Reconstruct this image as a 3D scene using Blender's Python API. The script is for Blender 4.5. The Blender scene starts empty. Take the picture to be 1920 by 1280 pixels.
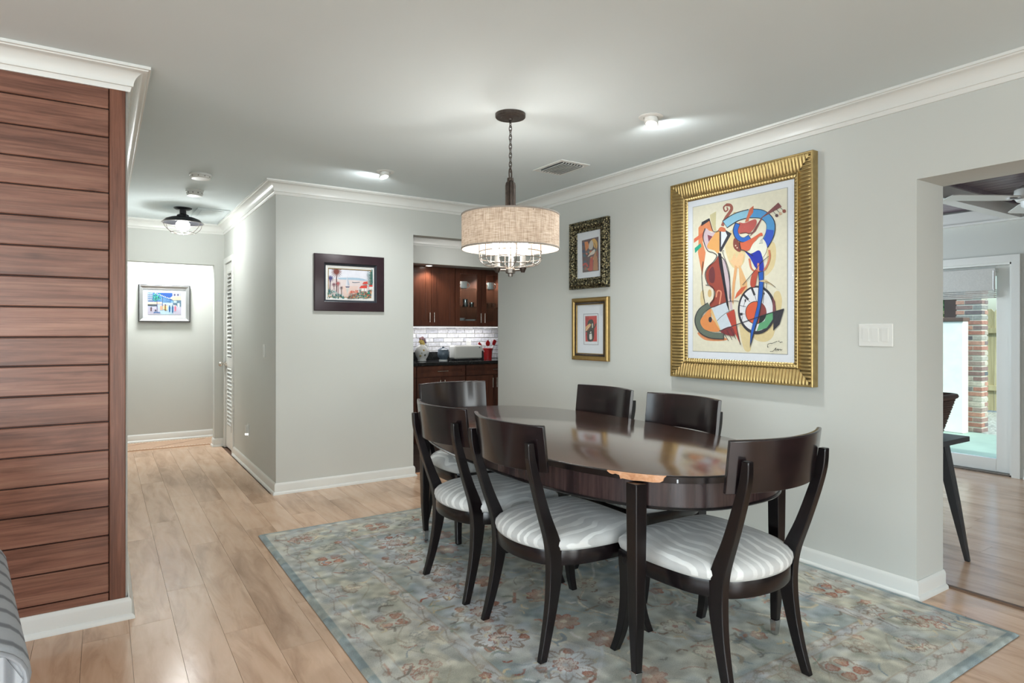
import bpy, bmesh, math, random
import numpy as np
from mathutils import Vector, Matrix

random.seed(4)
SC = bpy.context.scene
COL = SC.collection
PI = math.pi

# ------------------------------------------------------------------ camera
CAM_H, FPX, YAW, HORIZON = 1.27, 1175.0, math.radians(33.1), 620.0
cam_data = bpy.data.cameras.new('camera')
cam_data.sensor_width = 36.0
cam_data.lens = FPX / 1920 * 36
cam_data.shift_y = -(640 - HORIZON) / 1920
cam_data.clip_start = 0.02
cam_data.clip_end = 200
cam = bpy.data.objects.new('camera', cam_data)
cam.location = (0, 0, CAM_H)
cam.rotation_euler = (PI / 2, 0, -YAW)
COL.objects.link(cam)
SC.camera = cam

# ------------------------------------------------------------------ world, sun, window fill lights, exposure
world = bpy.data.worlds.new('world')
SC.world = world
world.use_nodes = True
wn = world.node_tree
wn.nodes.clear()
w_out = wn.nodes.new('ShaderNodeOutputWorld')
w_bg = wn.nodes.new('ShaderNodeBackground')
w_sky = wn.nodes.new('ShaderNodeTexSky')
w_sky.sky_type = 'NISHITA'
w_sky.sun_disc = False
w_sky.sun_elevation = math.radians(48)
w_sky.sun_rotation = math.radians(190)
w_sky.air_density = 1.0
w_sky.dust_density = 3.0
w_bg.inputs['Strength'].default_value = 0.42
wn.links.new(w_sky.outputs[0], w_bg.inputs[0])
wn.links.new(w_bg.outputs[0], w_out.inputs[0])

def add_light(name, kind, loc, energy, color=(1, 1, 1), aim=None, size=None, size_y=None, radius=0.03, spot=None, blend=0.5, parent=None):
    d = bpy.data.lights.new(name, kind)
    d.energy = energy
    d.color = color
    if kind == 'AREA':
        d.shape = 'RECTANGLE'
        d.size = size
        d.size_y = size_y or size
    else:
        d.shadow_soft_size = radius
    if kind == 'SPOT':
        d.spot_size = spot
        d.spot_blend = blend
    o = bpy.data.objects.new(name, d)
    o.location = loc
    if aim is not None:
        o.rotation_euler = Vector(aim).to_track_quat('-Z', 'Y').to_euler()
    if parent:
        o.parent = parent
    COL.objects.link(o)
    return o

sun = add_light('sun', 'SUN', (0, -10, 10), 3.0, (1.0, 0.95, 0.88), aim=(0.48, 0.45, -0.76))
sun.data.angle = math.radians(1.5)
DAY = (0.80, 0.93, 1.0)
LAMP = (0.955, 0.985, 0.985)      # lamps as the camera's white balance shows them
# area lights outside unseen living room windows, sized and aimed to fill the room
add_light('window_fill', 'AREA', (-2.2, -3.72, 1.15), 145, DAY, aim=(0, 1, 0.05), size=2.0, size_y=2.1)
add_light('window_fill', 'AREA', (1.3, -3.72, 1.15), 60, DAY, aim=(0, 1, 0.05), size=2.2, size_y=2.1)
add_light('window_fill', 'AREA', (-4.12, -0.4, 1.40), 98, DAY, aim=(1, 0, 0.3), size=4.4, size_y=1.6)
# added light at an unseen end-wall window, placed so the jamb stays unlit
add_light('window_fill', 'AREA', (5.1, 4.36, 1.40), 55, DAY, aim=(0.1, -1, 0.1), size=2.2, size_y=1.6)

vs = SC.view_settings
vs.view_transform = 'Standard'
vs.look = 'None'
vs.exposure = 0.21
vs.gamma = 1.0
vs.use_curve_mapping = False
SC.cycles.use_denoising = True
SC.cycles.max_bounces = 7
SC.cycles.diffuse_bounces = 4
SC.cycles.glossy_bounces = 3
SC.cycles.adaptive_threshold = 0.03
SC.cycles.sample_clamp_indirect = 6.0
SC.cycles.caustics_reflective = False
SC.cycles.caustics_refractive = False

# ------------------------------------------------------------------ measured layout: photo point -> point on a known plane
_F = (math.sin(YAW), math.cos(YAW))
_R = (math.cos(YAW), -math.sin(YAW))
def _ray(px, py):
    r = (px - 960) / FPX
    return (_F[0] + r * _R[0], _F[1] + r * _R[1], (HORIZON - py) / FPX)
def at_z(px, py, z=0.0):
    d = _ray(px, py); t = (z - CAM_H) / d[2]
    return (d[0] * t, d[1] * t, z)
def at_x(px, py, x):
    d = _ray(px, py); t = x / d[0]
    return (x, d[1] * t, CAM_H + d[2] * t)
def at_y(px, py, y):
    d = _ray(px, py); t = y / d[1]
    return (d[0] * t, y, CAM_H + d[2] * t)

# ------------------------------------------------------------------ room constants (metres)
XR, XR2 = 3.221, 3.49          # dining side / sunroom side of the right wall
YB, YB2 = 5.07, 5.19           # back wall with the sailboat picture
XH = 1.12                      # hall, right wall face
XL = 0.09                      # hall, left wall face
YW = 3.26                      # wood clad wall face
YE, YE2 = 7.54, 7.66           # hall end wall
YP = 8.30                      # wall of the cross hall
HC = 2.428                     # ceiling
XS = 6.60                      # sunroom outer wall face
YR = -3.60                     # living room rear wall
XW = -4.0                      # living room left wall

# ------------------------------------------------------------------ colour and material helpers
def s2l(c):
    out = []
    for v in c[:3]:
        v = v / 255.0
        out.append(v / 12.92 if v <= 0.04045 else ((v + 0.055) / 1.055) ** 2.4)
    return (*out, 1.0)

class NT:
    def __init__(self, name):
        self.m = bpy.data.materials.new(name)
        self.m.use_nodes = True
        self.t = self.m.node_tree
        self.b = self.t.nodes['Principled BSDF']
        self.out = self.t.nodes['Material Output']
    def n(self, kind, **kw):
        nd = self.t.nodes.new(kind)
        for k, v in kw.items():
            if k.startswith('i_'):
                nd.inputs[k[2:].replace('_', ' ')].default_value = v
            else:
                setattr(nd, k, v)
        return nd
    def l(self, a, b):
        self.t.links.new(a, b)
    def coords(self, scale=(1, 1, 1), rand=True, kind='Object'):
        tc = self.n('ShaderNodeTexCoord')
        mp = self.n('ShaderNodeMapping')
        mp.inputs['Scale'].default_value = scale
        self.l(tc.outputs[kind], mp.inputs['Vector'])
        if rand:
            oi = self.n('ShaderNodeObjectInfo')
            mu = self.n('ShaderNodeMath', operation='MULTIPLY')
            mu.inputs[1].default_value = 37.0
            self.l(oi.outputs['Random'], mu.inputs[0])
            cb = self.n('ShaderNodeCombineXYZ')
            for i in range(3):
                self.l(mu.outputs[0], cb.inputs[i])
            self.l(cb.outputs[0], mp.inputs['Location'])
        return mp.outputs[0]
    def noise(self, vec, scale=5, detail=4, rough=0.55, dist=0.0):
        nd = self.n('ShaderNodeTexNoise')
        nd.inputs['Scale'].default_value = scale
        nd.inputs['Detail'].default_value = detail
        nd.inputs['Roughness'].default_value = rough
        nd.inputs['Distortion'].default_value = dist
        self.l(vec, nd.inputs['Vector'])
        return nd.outputs[0]
    def ramp(self, fac, stops):
        r = self.n('ShaderNodeValToRGB')
        e = r.color_ramp.elements
        while len(e) < len(stops):
            e.new(0.5)
        for el, (p, c) in zip(e, stops):
            el.position = p
            el.color = c if len(c) == 4 else (*c, 1)
        self.l(fac, r.inputs[0])
        return r.outputs[0]
    def bump(self, h, strength=0.2, dist=0.01):
        b = self.n('ShaderNodeBump')
        b.inputs['Strength'].default_value = strength
        b.inputs['Distance'].default_value = dist
        self.l(h, b.inputs['Height'])
        self.l(b.outputs[0], self.b.inputs['Normal'])
    def mix(self, fac, a, b, mode='MIX'):
        nd = self.n('ShaderNodeMix', data_type='RGBA', blend_type=mode)
        for s, v in ((0, fac), (6, a), (7, b)):
            if hasattr(v, 'is_output') or hasattr(v, 'links'):
                self.l(v, nd.inputs[s])
            else:
                nd.inputs[s].default_value = v
        return nd.outputs[2]

def P(name, col, rough=0.5, metal=0.0, spec=0.5, var=0.06, vscale=6.0, bump=0.0, bscale=60.0, coat=0.0, linear=False):
    """plain procedural material: colour with a slight mottling and fine relief"""
    k = NT(name)
    c = col if linear else s2l(col)
    v = k.coords(rand=False)
    nz = k.noise(v, vscale, 3)
    lo = tuple(max(0, x * (1 - var)) for x in c[:3])
    hi = tuple(min(1, x * (1 + var)) for x in c[:3])
    k.l(k.ramp(nz, [(0.3, lo), (0.7, hi)]), k.b.inputs['Base Color'])
    k.b.inputs['Roughness'].default_value = rough
    k.b.inputs['Metallic'].default_value = metal
    k.b.inputs['Specular IOR Level'].default_value = spec
    k.b.inputs['Coat Weight'].default_value = coat
    k.b.inputs['Coat Roughness'].default_value = 0.12
    if bump:
        k.bump(k.noise(v, bscale, 2), bump, 0.004)
    return k.m

def WOOD(name, dark, mid, light, axis='Y', rough=0.3, grain=26.0, stretch=14.0, bump=0.08, spec=0.5, coat=0.0, tint=0.10, knots=False):
    k = NT(name)
    s = [grain, grain, grain]
    s['XYZ'.index(axis)] = grain / stretch
    v = k.coords(tuple(s))
    a = k.noise(v, 1.0, 5, 0.6, 0.6)
    s2 = [x * 0.16 for x in s]
    v2 = k.coords(tuple(s2))
    b = k.noise(v2, 1.0, 3, 0.5, 1.6 if knots else 0.5)
    ad = k.n('ShaderNodeMath', operation='ADD')
    k.l(a, ad.inputs[0]); k.l(b, ad.inputs[1])
    hf = k.n('ShaderNodeMath', operation='MULTIPLY')
    hf.inputs[1].default_value = 0.5
    k.l(ad.outputs[0], hf.inputs[0])
    c = k.ramp(hf.outputs[0], [(0.34, s2l(dark)), (0.5, s2l(mid)), (0.66, s2l(light))])
    if knots:
        s3 = [x * 3.2 for x in s]
        s3['XYZ'.index(axis)] = grain / stretch * 0.9
        fine = k.ramp(k.noise(k.coords(tuple(s3)), 1.0, 6, 0.75, 0.3), [(0.38, (0.66, 0.62, 0.60)), (0.52, (1.0, 1.0, 1.0)), (0.68, (1.16, 1.16, 1.16))])
        c = k.mix(0.9, c, fine, 'MULTIPLY')
        kv = [2.6, 2.6, 7.0] if axis == 'X' else [7.0, 7.0, 1.6]
        vo = k.n('ShaderNodeTexVoronoi')
        vo.inputs['Scale'].default_value = 1.0
        k.l(k.coords(tuple(kv)), vo.inputs['Vector'])
        kn = k.ramp(vo.outputs['Distance'], [(0.02, (0.42, 0.36, 0.34)), (0.09, (0.86, 0.84, 0.82)), (0.14, (1, 1, 1))])
        c = k.mix(0.85, c, kn, 'MULTIPLY')
    oi = k.n('ShaderNodeObjectInfo')
    mr = k.n('ShaderNodeMapRange')
    mr.inputs['To Min'].default_value = 1 - tint
    mr.inputs['To Max'].default_value = 1 + tint
    k.l(oi.outputs['Random'], mr.inputs['Value'])
    hs = k.n('ShaderNodeHueSaturation')
    k.l(mr.outputs[0], hs.inputs['Value'])
    k.l(c, hs.inputs['Color'])
    k.l(hs.outputs[0], k.b.inputs['Base Color'])
    k.b.inputs['Roughness'].default_value = rough
    k.b.inputs['Specular IOR Level'].default_value = spec
    k.b.inputs['Coat Weight'].default_value = coat
    k.b.inputs['Coat Roughness'].default_value = 0.13
    if bump:
        k.bump(a, bump, 0.003)
    return k.m

def PAINTED(name='paint_colours', rough=0.55):
    """flat print: colours stored with the printed shapes"""
    k = NT(name)
    at = k.n('ShaderNodeAttribute', attribute_name='Col')
    v = k.coords(rand=False)
    nz = k.noise(v, 40, 3)
    sh = k.ramp(nz, [(0.3, (0.93, 0.93, 0.93)), (0.7, (1, 1, 1))])
    k.l(k.mix(1.0, at.outputs['Color'], sh, 'MULTIPLY'), k.b.inputs['Base Color'])
    k.b.inputs['Roughness'].default_value = rough
    return k.m

def EMIT(name, col, strength):
    k = NT(name)
    k.b.inputs['Base Color'].default_value = (*col, 1)
    k.b.inputs['Emission Color'].default_value = (*col, 1)
    k.b.inputs['Emission Strength'].default_value = strength
    return k.m

def GLASS(name, tint=(1, 1, 1), gloss=0.08, rough=0.02):
    k = NT(name)
    tr = k.n('ShaderNodeBsdfTransparent')
    tr.inputs[0].default_value = (*tint, 1)
    gl = k.n('ShaderNodeBsdfGlossy')
    gl.inputs['Roughness'].default_value = rough
    mx = k.n('ShaderNodeMixShader')
    lw = k.n('ShaderNodeLayerWeight')
    lw.inputs[0].default_value = 0.25
    mm = k.n('ShaderNodeMath', operation='MULTIPLY')
    mm.inputs[1].default_value = gloss * 4
    k.l(lw.outputs['Fresnel'], mm.inputs[0])
    k.l(mm.outputs[0], mx.inputs[0])
    k.l(tr.outputs[0], mx.inputs[1])
    k.l(gl.outputs[0], mx.inputs[2])
    k.l(mx.outputs[0], k.out.inputs[0])
    return k.m

M = {}
M['wall'] = P('wall_paint', (206, 208, 203), 0.75, var=0.012, vscale=1.5)
M['ceil'] = P('ceiling_paint', (221, 231, 233), 0.85, var=0.012, vscale=1.2)
M['trim'] = P('white_gloss_trim', (230, 231, 227), 0.32, var=0.01, vscale=3)
M['white'] = P('white_plastic', (226, 227, 223), 0.38, var=0.01)
M['floor'] = WOOD('laminate_floor', (174, 138, 110), (216, 180, 151), (232, 200, 173), 'Y', 0.20, 14, 6, 0.0, tint=0.05)
M['floor_gap'] = P('floor_joint', (110, 84, 66), 0.5)
M['panel'] = WOOD('stained_pine', (94, 58, 45), (136, 92, 75), (158, 115, 96), 'X', 0.34, 30, 12, 0.12, tint=0.08, knots=True)
M['panel_v'] = WOOD('stained_pine_upright', (84, 50, 38), (120, 76, 58), (144, 96, 76), 'Z', 0.34, 30, 12, 0.12, knots=True)
M['panel_gap'] = P('panel_joint', (52, 28, 22), 0.6)
M['espresso'] = WOOD('espresso_wood', (9, 7, 8), (18, 13, 15), (28, 20, 22), 'Z', 0.25, 40, 16, 0.03, tint=0.04)
M['espresso_x'] = WOOD('espresso_wood_crest', (13, 9, 11), (27, 18, 20), (42, 28, 29), 'X', 0.20, 40, 20, 0.02, tint=0.04, coat=0.25)
M['table_top'] = WOOD('mahogany_top', (70, 44, 34), (90, 60, 48), (110, 78, 64), 'Y', 0.17, 46, 22, 0.015, spec=0.8, coat=1.0, tint=0.0)
M['apron'] = WOOD('rosewood_apron', (24, 17, 18), (48, 34, 35), (70, 54, 52), 'Z', 0.26, 70, 20, 0.02, tint=0.0)
M['chip'] = WOOD('bare_wood_chip', (168, 96, 54), (206, 152, 112), (222, 178, 150), 'Y', 0.6, 60, 6, 0.4)
M['cherry'] = WOOD('cherry_cabinet', (64, 34, 23), (90, 50, 35), (108, 64, 46), 'Z', 0.28, 30, 14, 0.02, tint=0.04, coat=0.2)
M['cherry_in'] = WOOD('cherry_inside', (80, 46, 34), (104, 62, 46), (122, 76, 58), 'Z', 0.4, 30, 14, 0.02)
M['dark_floor'] = WOOD('kitchen_floor', (58, 48, 46), (84, 72, 68), (112, 100, 94), 'X', 0.3, 22, 8, 0.03, tint=0.08)
M['bronze'] = P('aged_bronze', (74, 66, 61), 0.42, 0.75, var=0.25, vscale=60)
M['bronze_grey'] = P('brushed_bronze', (128, 122, 116), 0.35, 0.8, var=0.12, vscale=40)
M['graphite'] = P('graphite_metal', (50, 51, 55), 0.45, 0.5)
M['nickel'] = P('brushed_nickel', (206, 198, 188), 0.25, 1.0, var=0.04)
M['chrome'] = P('chrome', (190, 190, 192), 0.15, 1.0, var=0.03)
M['black'] = P('black_paint', (30, 31, 34), 0.42)
M['charcoal'] = P('charcoal_painted_wood', (52, 54, 57), 0.4)
M['mat'] = P('picture_mat', (226, 231, 238), 0.8, var=0.015)
M['linen'] = P('linen_liner', (220, 220, 216), 0.85, var=0.04, vscale=60, bump=0.2, bscale=300)
M['paint'] = PAINTED()
M['granite'] = P('black_granite', (30, 31, 32), 0.12, var=0.9, vscale=160)
M['ceramic'] = P('white_ceramic', (228, 230, 230), 0.2)
M['blueglaze'] = P('blue_grey_glaze', (92, 106, 120), 0.22, var=0.25, vscale=30)
M['red'] = P('red_enamel', (178, 34, 38), 0.3, var=0.15, vscale=12)
M['stucco'] = P('white_stucco', (232, 228, 220), 0.9, bump=0.4, bscale=40)
M['mortar'] = P('mortar', (196, 192, 180), 0.9)
M['patio'] = P('patio_concrete', (138, 158, 147), 0.7, var=0.10, vscale=3)
M['gravel'] = P('gravel', (150, 152, 146), 0.9, var=0.5, vscale=30, bump=0.8, bscale=30)
M['fence'] = WOOD('weathered_fence', (146, 134, 100), (176, 164, 128), (196, 186, 150), 'Z', 0.7, 20, 10, 0.1)
M['leaf'] = P('green_leaf', (62, 108, 52), 0.5, var=0.3, vscale=8)
M['post'] = P('brown_painted_post', (92, 72, 64), 0.6)
M['wicker'] = P('dark_wicker', (60, 40, 34), 0.42, var=0.4, vscale=50)
M['plum_ceiling'] = WOOD('dark_plum_boards', (96, 82, 92), (124, 110, 120), (146, 134, 142), 'Y', 0.28, 26, 16, 0.03)
M['frame_gold'] = P('antique_gold', (178, 154, 104), 0.34, 0.85, var=0.14, vscale=30)
M['frame_gold_s'] = P('satin_gold', (176, 148, 96), 0.36, 0.9, var=0.10, vscale=30)
M['frame_dark'] = P('plum_brown_frame', (46, 28, 36), 0.30, var=0.2, vscale=10)
M['frame_inner'] = P('dark_slate_lip', (40, 46, 56), 0.35)
M['frame_silver'] = P('brushed_silver_frame', (176, 177, 178), 0.3, 0.75, var=0.08)
M['glass'] = GLASS('clear_glass')
M['picture_glass'] = GLASS('picture_glass', gloss=0.03)
M['cab_glass'] = GLASS('cabinet_glass', (0.90, 0.94, 0.94))
M['door_glass'] = GLASS('tinted_door_glass', (0.87, 0.95, 0.935), 0.04)
M['bulb'] = EMIT('lit_bulb', (1.0, 0.93, 0.82), 26)
M['bulb_white'] = EMIT('lit_white_bulb', (1.0, 0.98, 0.94), 22)
M['glow'] = EMIT('night_light_glow', (1.0, 0.98, 0.94), 2.2)
M['led'] = EMIT('lit_downlight', (1.0, 0.96, 0.9), 9)
M['blind'] = P('woven_blind', (206, 206, 202), 0.8, var=0.05, vscale=60, bump=0.4, bscale=120)

def ornate_metal():
    k = NT('carved_pewter_gold')
    v = k.coords((1, 1, 1), rand=False)
    vo = k.n('ShaderNodeTexVoronoi')
    vo.inputs['Scale'].default_value = 75
    k.l(v, vo.inputs['Vector'])
    c = k.ramp(vo.outputs['Distance'], [(0.15, s2l((196, 184, 142))), (0.4, s2l((118, 110, 86))), (0.75, s2l((42, 42, 36)))])
    k.l(c, k.b.inputs['Base Color'])
    k.b.inputs['Metallic'].default_value = 0.85
    k.b.inputs['Roughness'].default_value = 0.34
    inv = k.n('ShaderNodeMath', operation='SUBTRACT')
    inv.inputs[0].default_value = 1.0
    k.l(vo.outputs['Distance'], inv.inputs[1])
    k.bump(inv.outputs[0], 0.8, 0.008)
    return k.m
M['frame_ornate'] = ornate_metal()

def zebra_fabric():
    k = NT('grey_zebra_velvet')
    v = k.coords((1, 1, 1), rand=True)
    n = k.noise(v, 4.5, 2, 0.5)
    wv = k.n('ShaderNodeTexWave', wave_type='BANDS', bands_direction='X')
    wv.inputs['Scale'].default_value = 6.5
    wv.inputs['Distortion'].default_value = 9.0
    wv.inputs['Detail'].default_value = 2.0
    wv.inputs['Detail Scale'].default_value = 0.85
    wv.inputs['Detail Roughness'].default_value = 0.35
    k.l(v, wv.inputs['Vector'])
    st = k.ramp(wv.outputs['Fac'], [(0.62, (0, 0, 0)), (0.76, (1, 1, 1))])
    fade = k.ramp(n, [(0.36, (0.12, 0.12, 0.12)), (0.60, (1, 1, 1))])
    f = k.mix(1.0, st, fade, 'MULTIPLY')
    base = k.ramp(k.noise(v, 9, 3), [(0.3, s2l((190, 191, 190))), (0.7, s2l((206, 207, 206)))])
    c = k.mix(f, base, s2l((240, 241, 239)))
    k.l(c, k.b.inputs['Base Color'])
    k.b.inputs['Roughness'].default_value = 0.75
    k.b.inputs['Sheen Weight'].default_value = 0.25
    k.bump(k.noise(v, 90, 2), 0.12, 0.003)
    return k.m
M['zebra'] = zebra_fabric()

def burlap():
    k = NT('linen_lampshade')
    v = k.coords((1, 1, 1), rand=False)
    w1 = k.noise(k.coords((26, 26, 300), rand=False), 1.0, 3)
    w2 = k.noise(k.coords((220, 220, 16), rand=False), 1.0, 3)
    ad = k.n('ShaderNodeMath', operation='ADD')
    k.l(w1, ad.inputs[0]); k.l(w2, ad.inputs[1])
    hf = k.n('ShaderNodeMath', operation='MULTIPLY')
    hf.inputs[1].default_value = 0.5
    k.l(ad.outputs[0], hf.inputs[0])
    c = k.ramp(hf.outputs[0], [(0.36, s2l((146, 126, 108))), (0.5, s2l((182, 164, 146))), (0.62, s2l((202, 188, 172)))])
    k.l(c, k.b.inputs['Base Color'])
    k.b.inputs['Roughness'].default_value = 0.9
    tr = k.n('ShaderNodeBsdfTranslucent')
    k.l(c, tr.inputs[0])
    mx = k.n('ShaderNodeMixShader')
    mx.inputs[0].default_value = 0.10
    k.l(k.b.outputs[0], mx.inputs[1])
    k.l(tr.outputs[0], mx.inputs[2])
    k.l(mx.outputs[0], k.out.inputs[0])
    k.bump(hf.outputs[0], 0.3, 0.003)
    return k.m
M['burlap'] = burlap()

def striped_cloth(name='grey_striped_upholstery', direction='Y', scale=3.0):
    k = NT(name)
    v = k.coords((1, 1, 1), rand=False)
    wv = k.n('ShaderNodeTexWave', wave_type='BANDS', bands_direction=direction)
    wv.inputs['Scale'].default_value = scale
    wv.inputs['Distortion'].default_value = 0.15
    k.l(v, wv.inputs['Vector'])
    c = k.ramp(wv.outputs['Fac'], [(0.0, s2l((172, 176, 182))), (0.74, s2l((168, 172, 178))), (0.88, s2l((132, 135, 140))), (0.97, s2l((118, 121, 126)))])
    k.l(c, k.b.inputs['Base Color'])
    k.b.inputs['Roughness'].default_value = 0.9
    k.bump(k.noise(v, 160, 2), 0.3, 0.003)
    return k.m
M['stripes'] = striped_cloth()
M['stripes_front'] = striped_cloth('grey_striped_front_panel', 'X', 5.0)

def brick_tone(name, stops):
    k = NT(name)
    v = k.coords((1, 1, 1))
    oi = k.n('ShaderNodeObjectInfo')
    c = k.ramp(oi.outputs['Random'], stops)
    sh = k.ramp(k.noise(v, 30, 4), [(0.3, (0.75, 0.75, 0.75)), (0.7, (1.1, 1.1, 1.1))])
    k.l(k.mix(1.0, c, sh, 'MULTIPLY'), k.b.inputs['Base Color'])
    k.b.inputs['Roughness'].default_value = 0.8
    k.bump(k.noise(v, 60, 3), 0.4, 0.004)
    return k.m
M['brick'] = brick_tone('mixed_brick', [(0.0, s2l((150, 104, 92))), (0.30, s2l((178, 136, 118))), (0.5, s2l((84, 88, 96))), (0.7, s2l((186, 180, 166))), (0.95, s2l((128, 104, 100)))])
M['tile'] = brick_tone('marbled_grey_tile', [(0.0, s2l((200, 200, 204))), (0.5, s2l((222, 222, 226))), (1.0, s2l((186, 187, 194)))])

# ------------------------------------------------------------------ mesh helpers
class MB:
    def __init__(self):
        self.v, self.f, self.c = [], [], []
        self.col = None
    def add(self, verts, faces):
        o = len(self.v)
        self.v += [tuple(p) for p in verts]
        for fc in faces:
            self.f.append(tuple(i + o for i in fc))
            self.c.append(self.col)
        return self
    def box(self, x0, x1, y0, y1, z0, z1):
        v = [(x, y, z) for z in (z0, z1) for y in (y0, y1) for x in (x0, x1)]
        return self.add(v, [(0, 2, 3, 1), (4, 5, 7, 6), (0, 1, 5, 4), (2, 6, 7, 3), (0, 4, 6, 2), (1, 3, 7, 5)])
    def loft(self, rings, cap=True, closed=False):
        n = len(rings[0])
        vs_ = [p for r in rings for p in r]
        fs = []
        m = len(rings)
        for i in range(m if closed else m - 1):
            a, b = i * n, ((i + 1) % m) * n
            for j in range(n):
                k = (j + 1) % n
                fs.append((a + j, a + k, b + k, b + j))
        if cap and not closed:
            fs.append(tuple(reversed(range(n))))
            fs.append(tuple(range((m - 1) * n, m * n)))
        return self.add(vs_, fs)
    def rects(self, sec, rot=0.0):
        """loft of horizontal rectangles (cx, cy, z, wx, wy)"""
        rings = []
        for cx, cy, z, wx, wy in sec:
            rings.append([(cx + a * wx / 2, cy + b * wy / 2, z) for a, b in ((-1, -1), (1, -1), (1, 1), (-1, 1))])
        return self.loft(rings)
    def lathe(self, prof, c=(0, 0, 0), n=24, cap=False):
        rings = [[(c[0] + r * math.cos(2 * PI * j / n), c[1] + r * math.sin(2 * PI * j / n), c[2] + z) for j in range(n)] for r, z in prof]
        return self.loft(rings, cap)
    def cyl(self, c, r, z0, z1, n=16, r2=None):
        return self.lathe([(r, z0), (r if r2 is None else r2, z1)], c, n, True)
    def tube(self, pts, r, n=8, closed=False):
        pts = [Vector(p) for p in pts]
        m = len(pts)
        rings = []
        up = None
        for i, p in enumerate(pts):
            a = pts[(i - 1) % m] if (closed or i > 0) else p
            b = pts[(i + 1) % m] if (closed or i < m - 1) else p
            d = (b - a).normalized()
            if up is None:
                up = Vector((0, 0, 1)) if abs(d.z) < 0.9 else Vector((1, 0, 0))
            s = d.cross(up)
            if s.length < 1e-5:
                s = d.cross(Vector((1, 0.3, 0)))
            s.normalize()
            t = s.cross(d).normalized()
            up = t
            rr = r[i] if isinstance(r, (list, tuple)) else r
            rings.append([p + (s * math.cos(2 * PI * j / n) + t * math.sin(2 * PI * j / n)) * rr for j in range(n)])
        return self.loft(rings, True, closed)
    def cylx(self, a, b, r, n=12):
        return self.tube([a, b], r, n)
    def sphere(self, c, r, n=14, m=8, sz=1.0):
        prof = [(max(1e-4, r * math.sin(PI * i / m)), -r * sz * math.cos(PI * i / m)) for i in range(m + 1)]
        return self.lathe(prof, c, n)
    def prism(self, poly, z0, z1):
        return self.loft([[(x, y, z0) for x, y in poly], [(x, y, z1) for x, y in poly]])
    def sweep(self, path, prof, closed=False):
        """moulding: prof = (inward offset, z); inward is to the right of the path direction"""
        P2 = [Vector(p) for p in path]
        m = len(P2)
        rings = []
        for i, p in enumerate(P2):
            ds = []
            if closed or i > 0:
                ds.append((p - P2[i - 1]).normalized())
            if closed or i < m - 1:
                ds.append((P2[(i + 1) % m] - p).normalized())
            ns = [Vector((d.y, -d.x)) for d in ds]
            if len(ns) == 2:
                nn = (ns[0] + ns[1])
                nn = nn / max(0.2, nn.length_squared / 2)
            else:
                nn = ns[0]
            rings.append([(p.x + nn.x * o, p.y + nn.y * o, z) for o, z in prof])
        return self.loft(rings, True, closed)
    def build(self, name, mat, parent=None, smooth=None, bevel=0.0, seg=2, loc=None, rotz=None):
        me = bpy.data.meshes.new(name)
        me.from_pydata(self.v, [], self.f)
        if self.c and self.c[0] is not None:
            at = me.color_attributes.new('Col', 'FLOAT_COLOR', 'CORNER')
            k = 0
            for poly, c in zip(me.polygons, self.c):
                for _ in poly.loop_indices:
                    at.data[k].color = c
                    k += 1
        bm = bmesh.new()
        bm.from_mesh(me)
        if self.c and self.c[0] is None:
            bmesh.ops.recalc_face_normals(bm, faces=bm.faces)
        bm.to_mesh(me)
        bm.free()
        return obj(name, me, mat, parent, smooth, bevel, seg, loc, rotz)

def obj(name, me, mat, parent=None, smooth=None, bevel=0.0, seg=2, loc=None, rotz=None):
    o = bpy.data.objects.new(name, me)
    if mat is not None:
        me.materials.append(M[mat] if isinstance(mat, str) else mat)
    if smooth:
        me.polygons.foreach_set('use_smooth', [True] * len(me.polygons))
        me.set_sharp_from_angle(angle=math.radians(smooth))
    if bevel:
        b = o.modifiers.new('bevel', 'BEVEL')
        b.width = bevel
        b.segments = seg
        b.limit_method = 'ANGLE'
        b.angle_limit = math.radians(40)
    if parent is not None:
        o.parent = parent
    if loc is not None:
        o.location = loc
    if rotz is not None:
        o.rotation_euler = (0, 0, rotz)
    COL.objects.link(o)
    return o

def thing(name, label, cat, loc=(0, 0, 0), rotz=0.0, group=None):
    o = bpy.data.objects.new(name, None)
    o.empty_display_size = 0.1
    o.location = loc
    o.rotation_euler = (0, 0, rotz)
    COL.objects.link(o)
    return tag(o, label, cat, group)

def tag(o, label=None, cat=None, group=None, kind=None):
    if label: o['label'] = label
    if cat: o['category'] = cat
    if group: o['group'] = group
    if kind: o['kind'] = kind
    return o

def struct(name, mb, mat, label=None, smooth=None, bevel=0.0):
    o = mb.build(name, mat, None, smooth, bevel)
    return tag(o, label, None, None, 'structure')

def struct_root(name, label=None):
    o = bpy.data.objects.new(name, None)
    COL.objects.link(o)
    return tag(o, label, None, None, 'structure')

def copy_tree(o, parent=None):
    c = o.copy()
    COL.objects.link(c)
    if parent is not None:
        c.parent = parent
    for ch in list(o.children):
        copy_tree(ch, c)
    return c

def catmull(pts, n=8, closed=False):
    out = []
    m = len(pts)
    rng = range(m if closed else m - 1)
    for i in rng:
        def g(k):
            return pts[k % m] if closed else pts[min(max(k, 0), m - 1)]
        p0, p1, p2, p3 = (np.array(g(i + k), float) for k in (-1, 0, 1, 2))
        for s in range(n):
            t = s / n
            out.append(tuple(0.5 * ((2 * p1) + (-p0 + p2) * t + (2 * p0 - 5 * p1 + 4 * p2 - p3) * t * t + (-p0 + 3 * p1 - 3 * p2 + p3) * t ** 3)))
    if not closed:
        out.append(tuple(pts[-1]))
    return out

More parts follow.
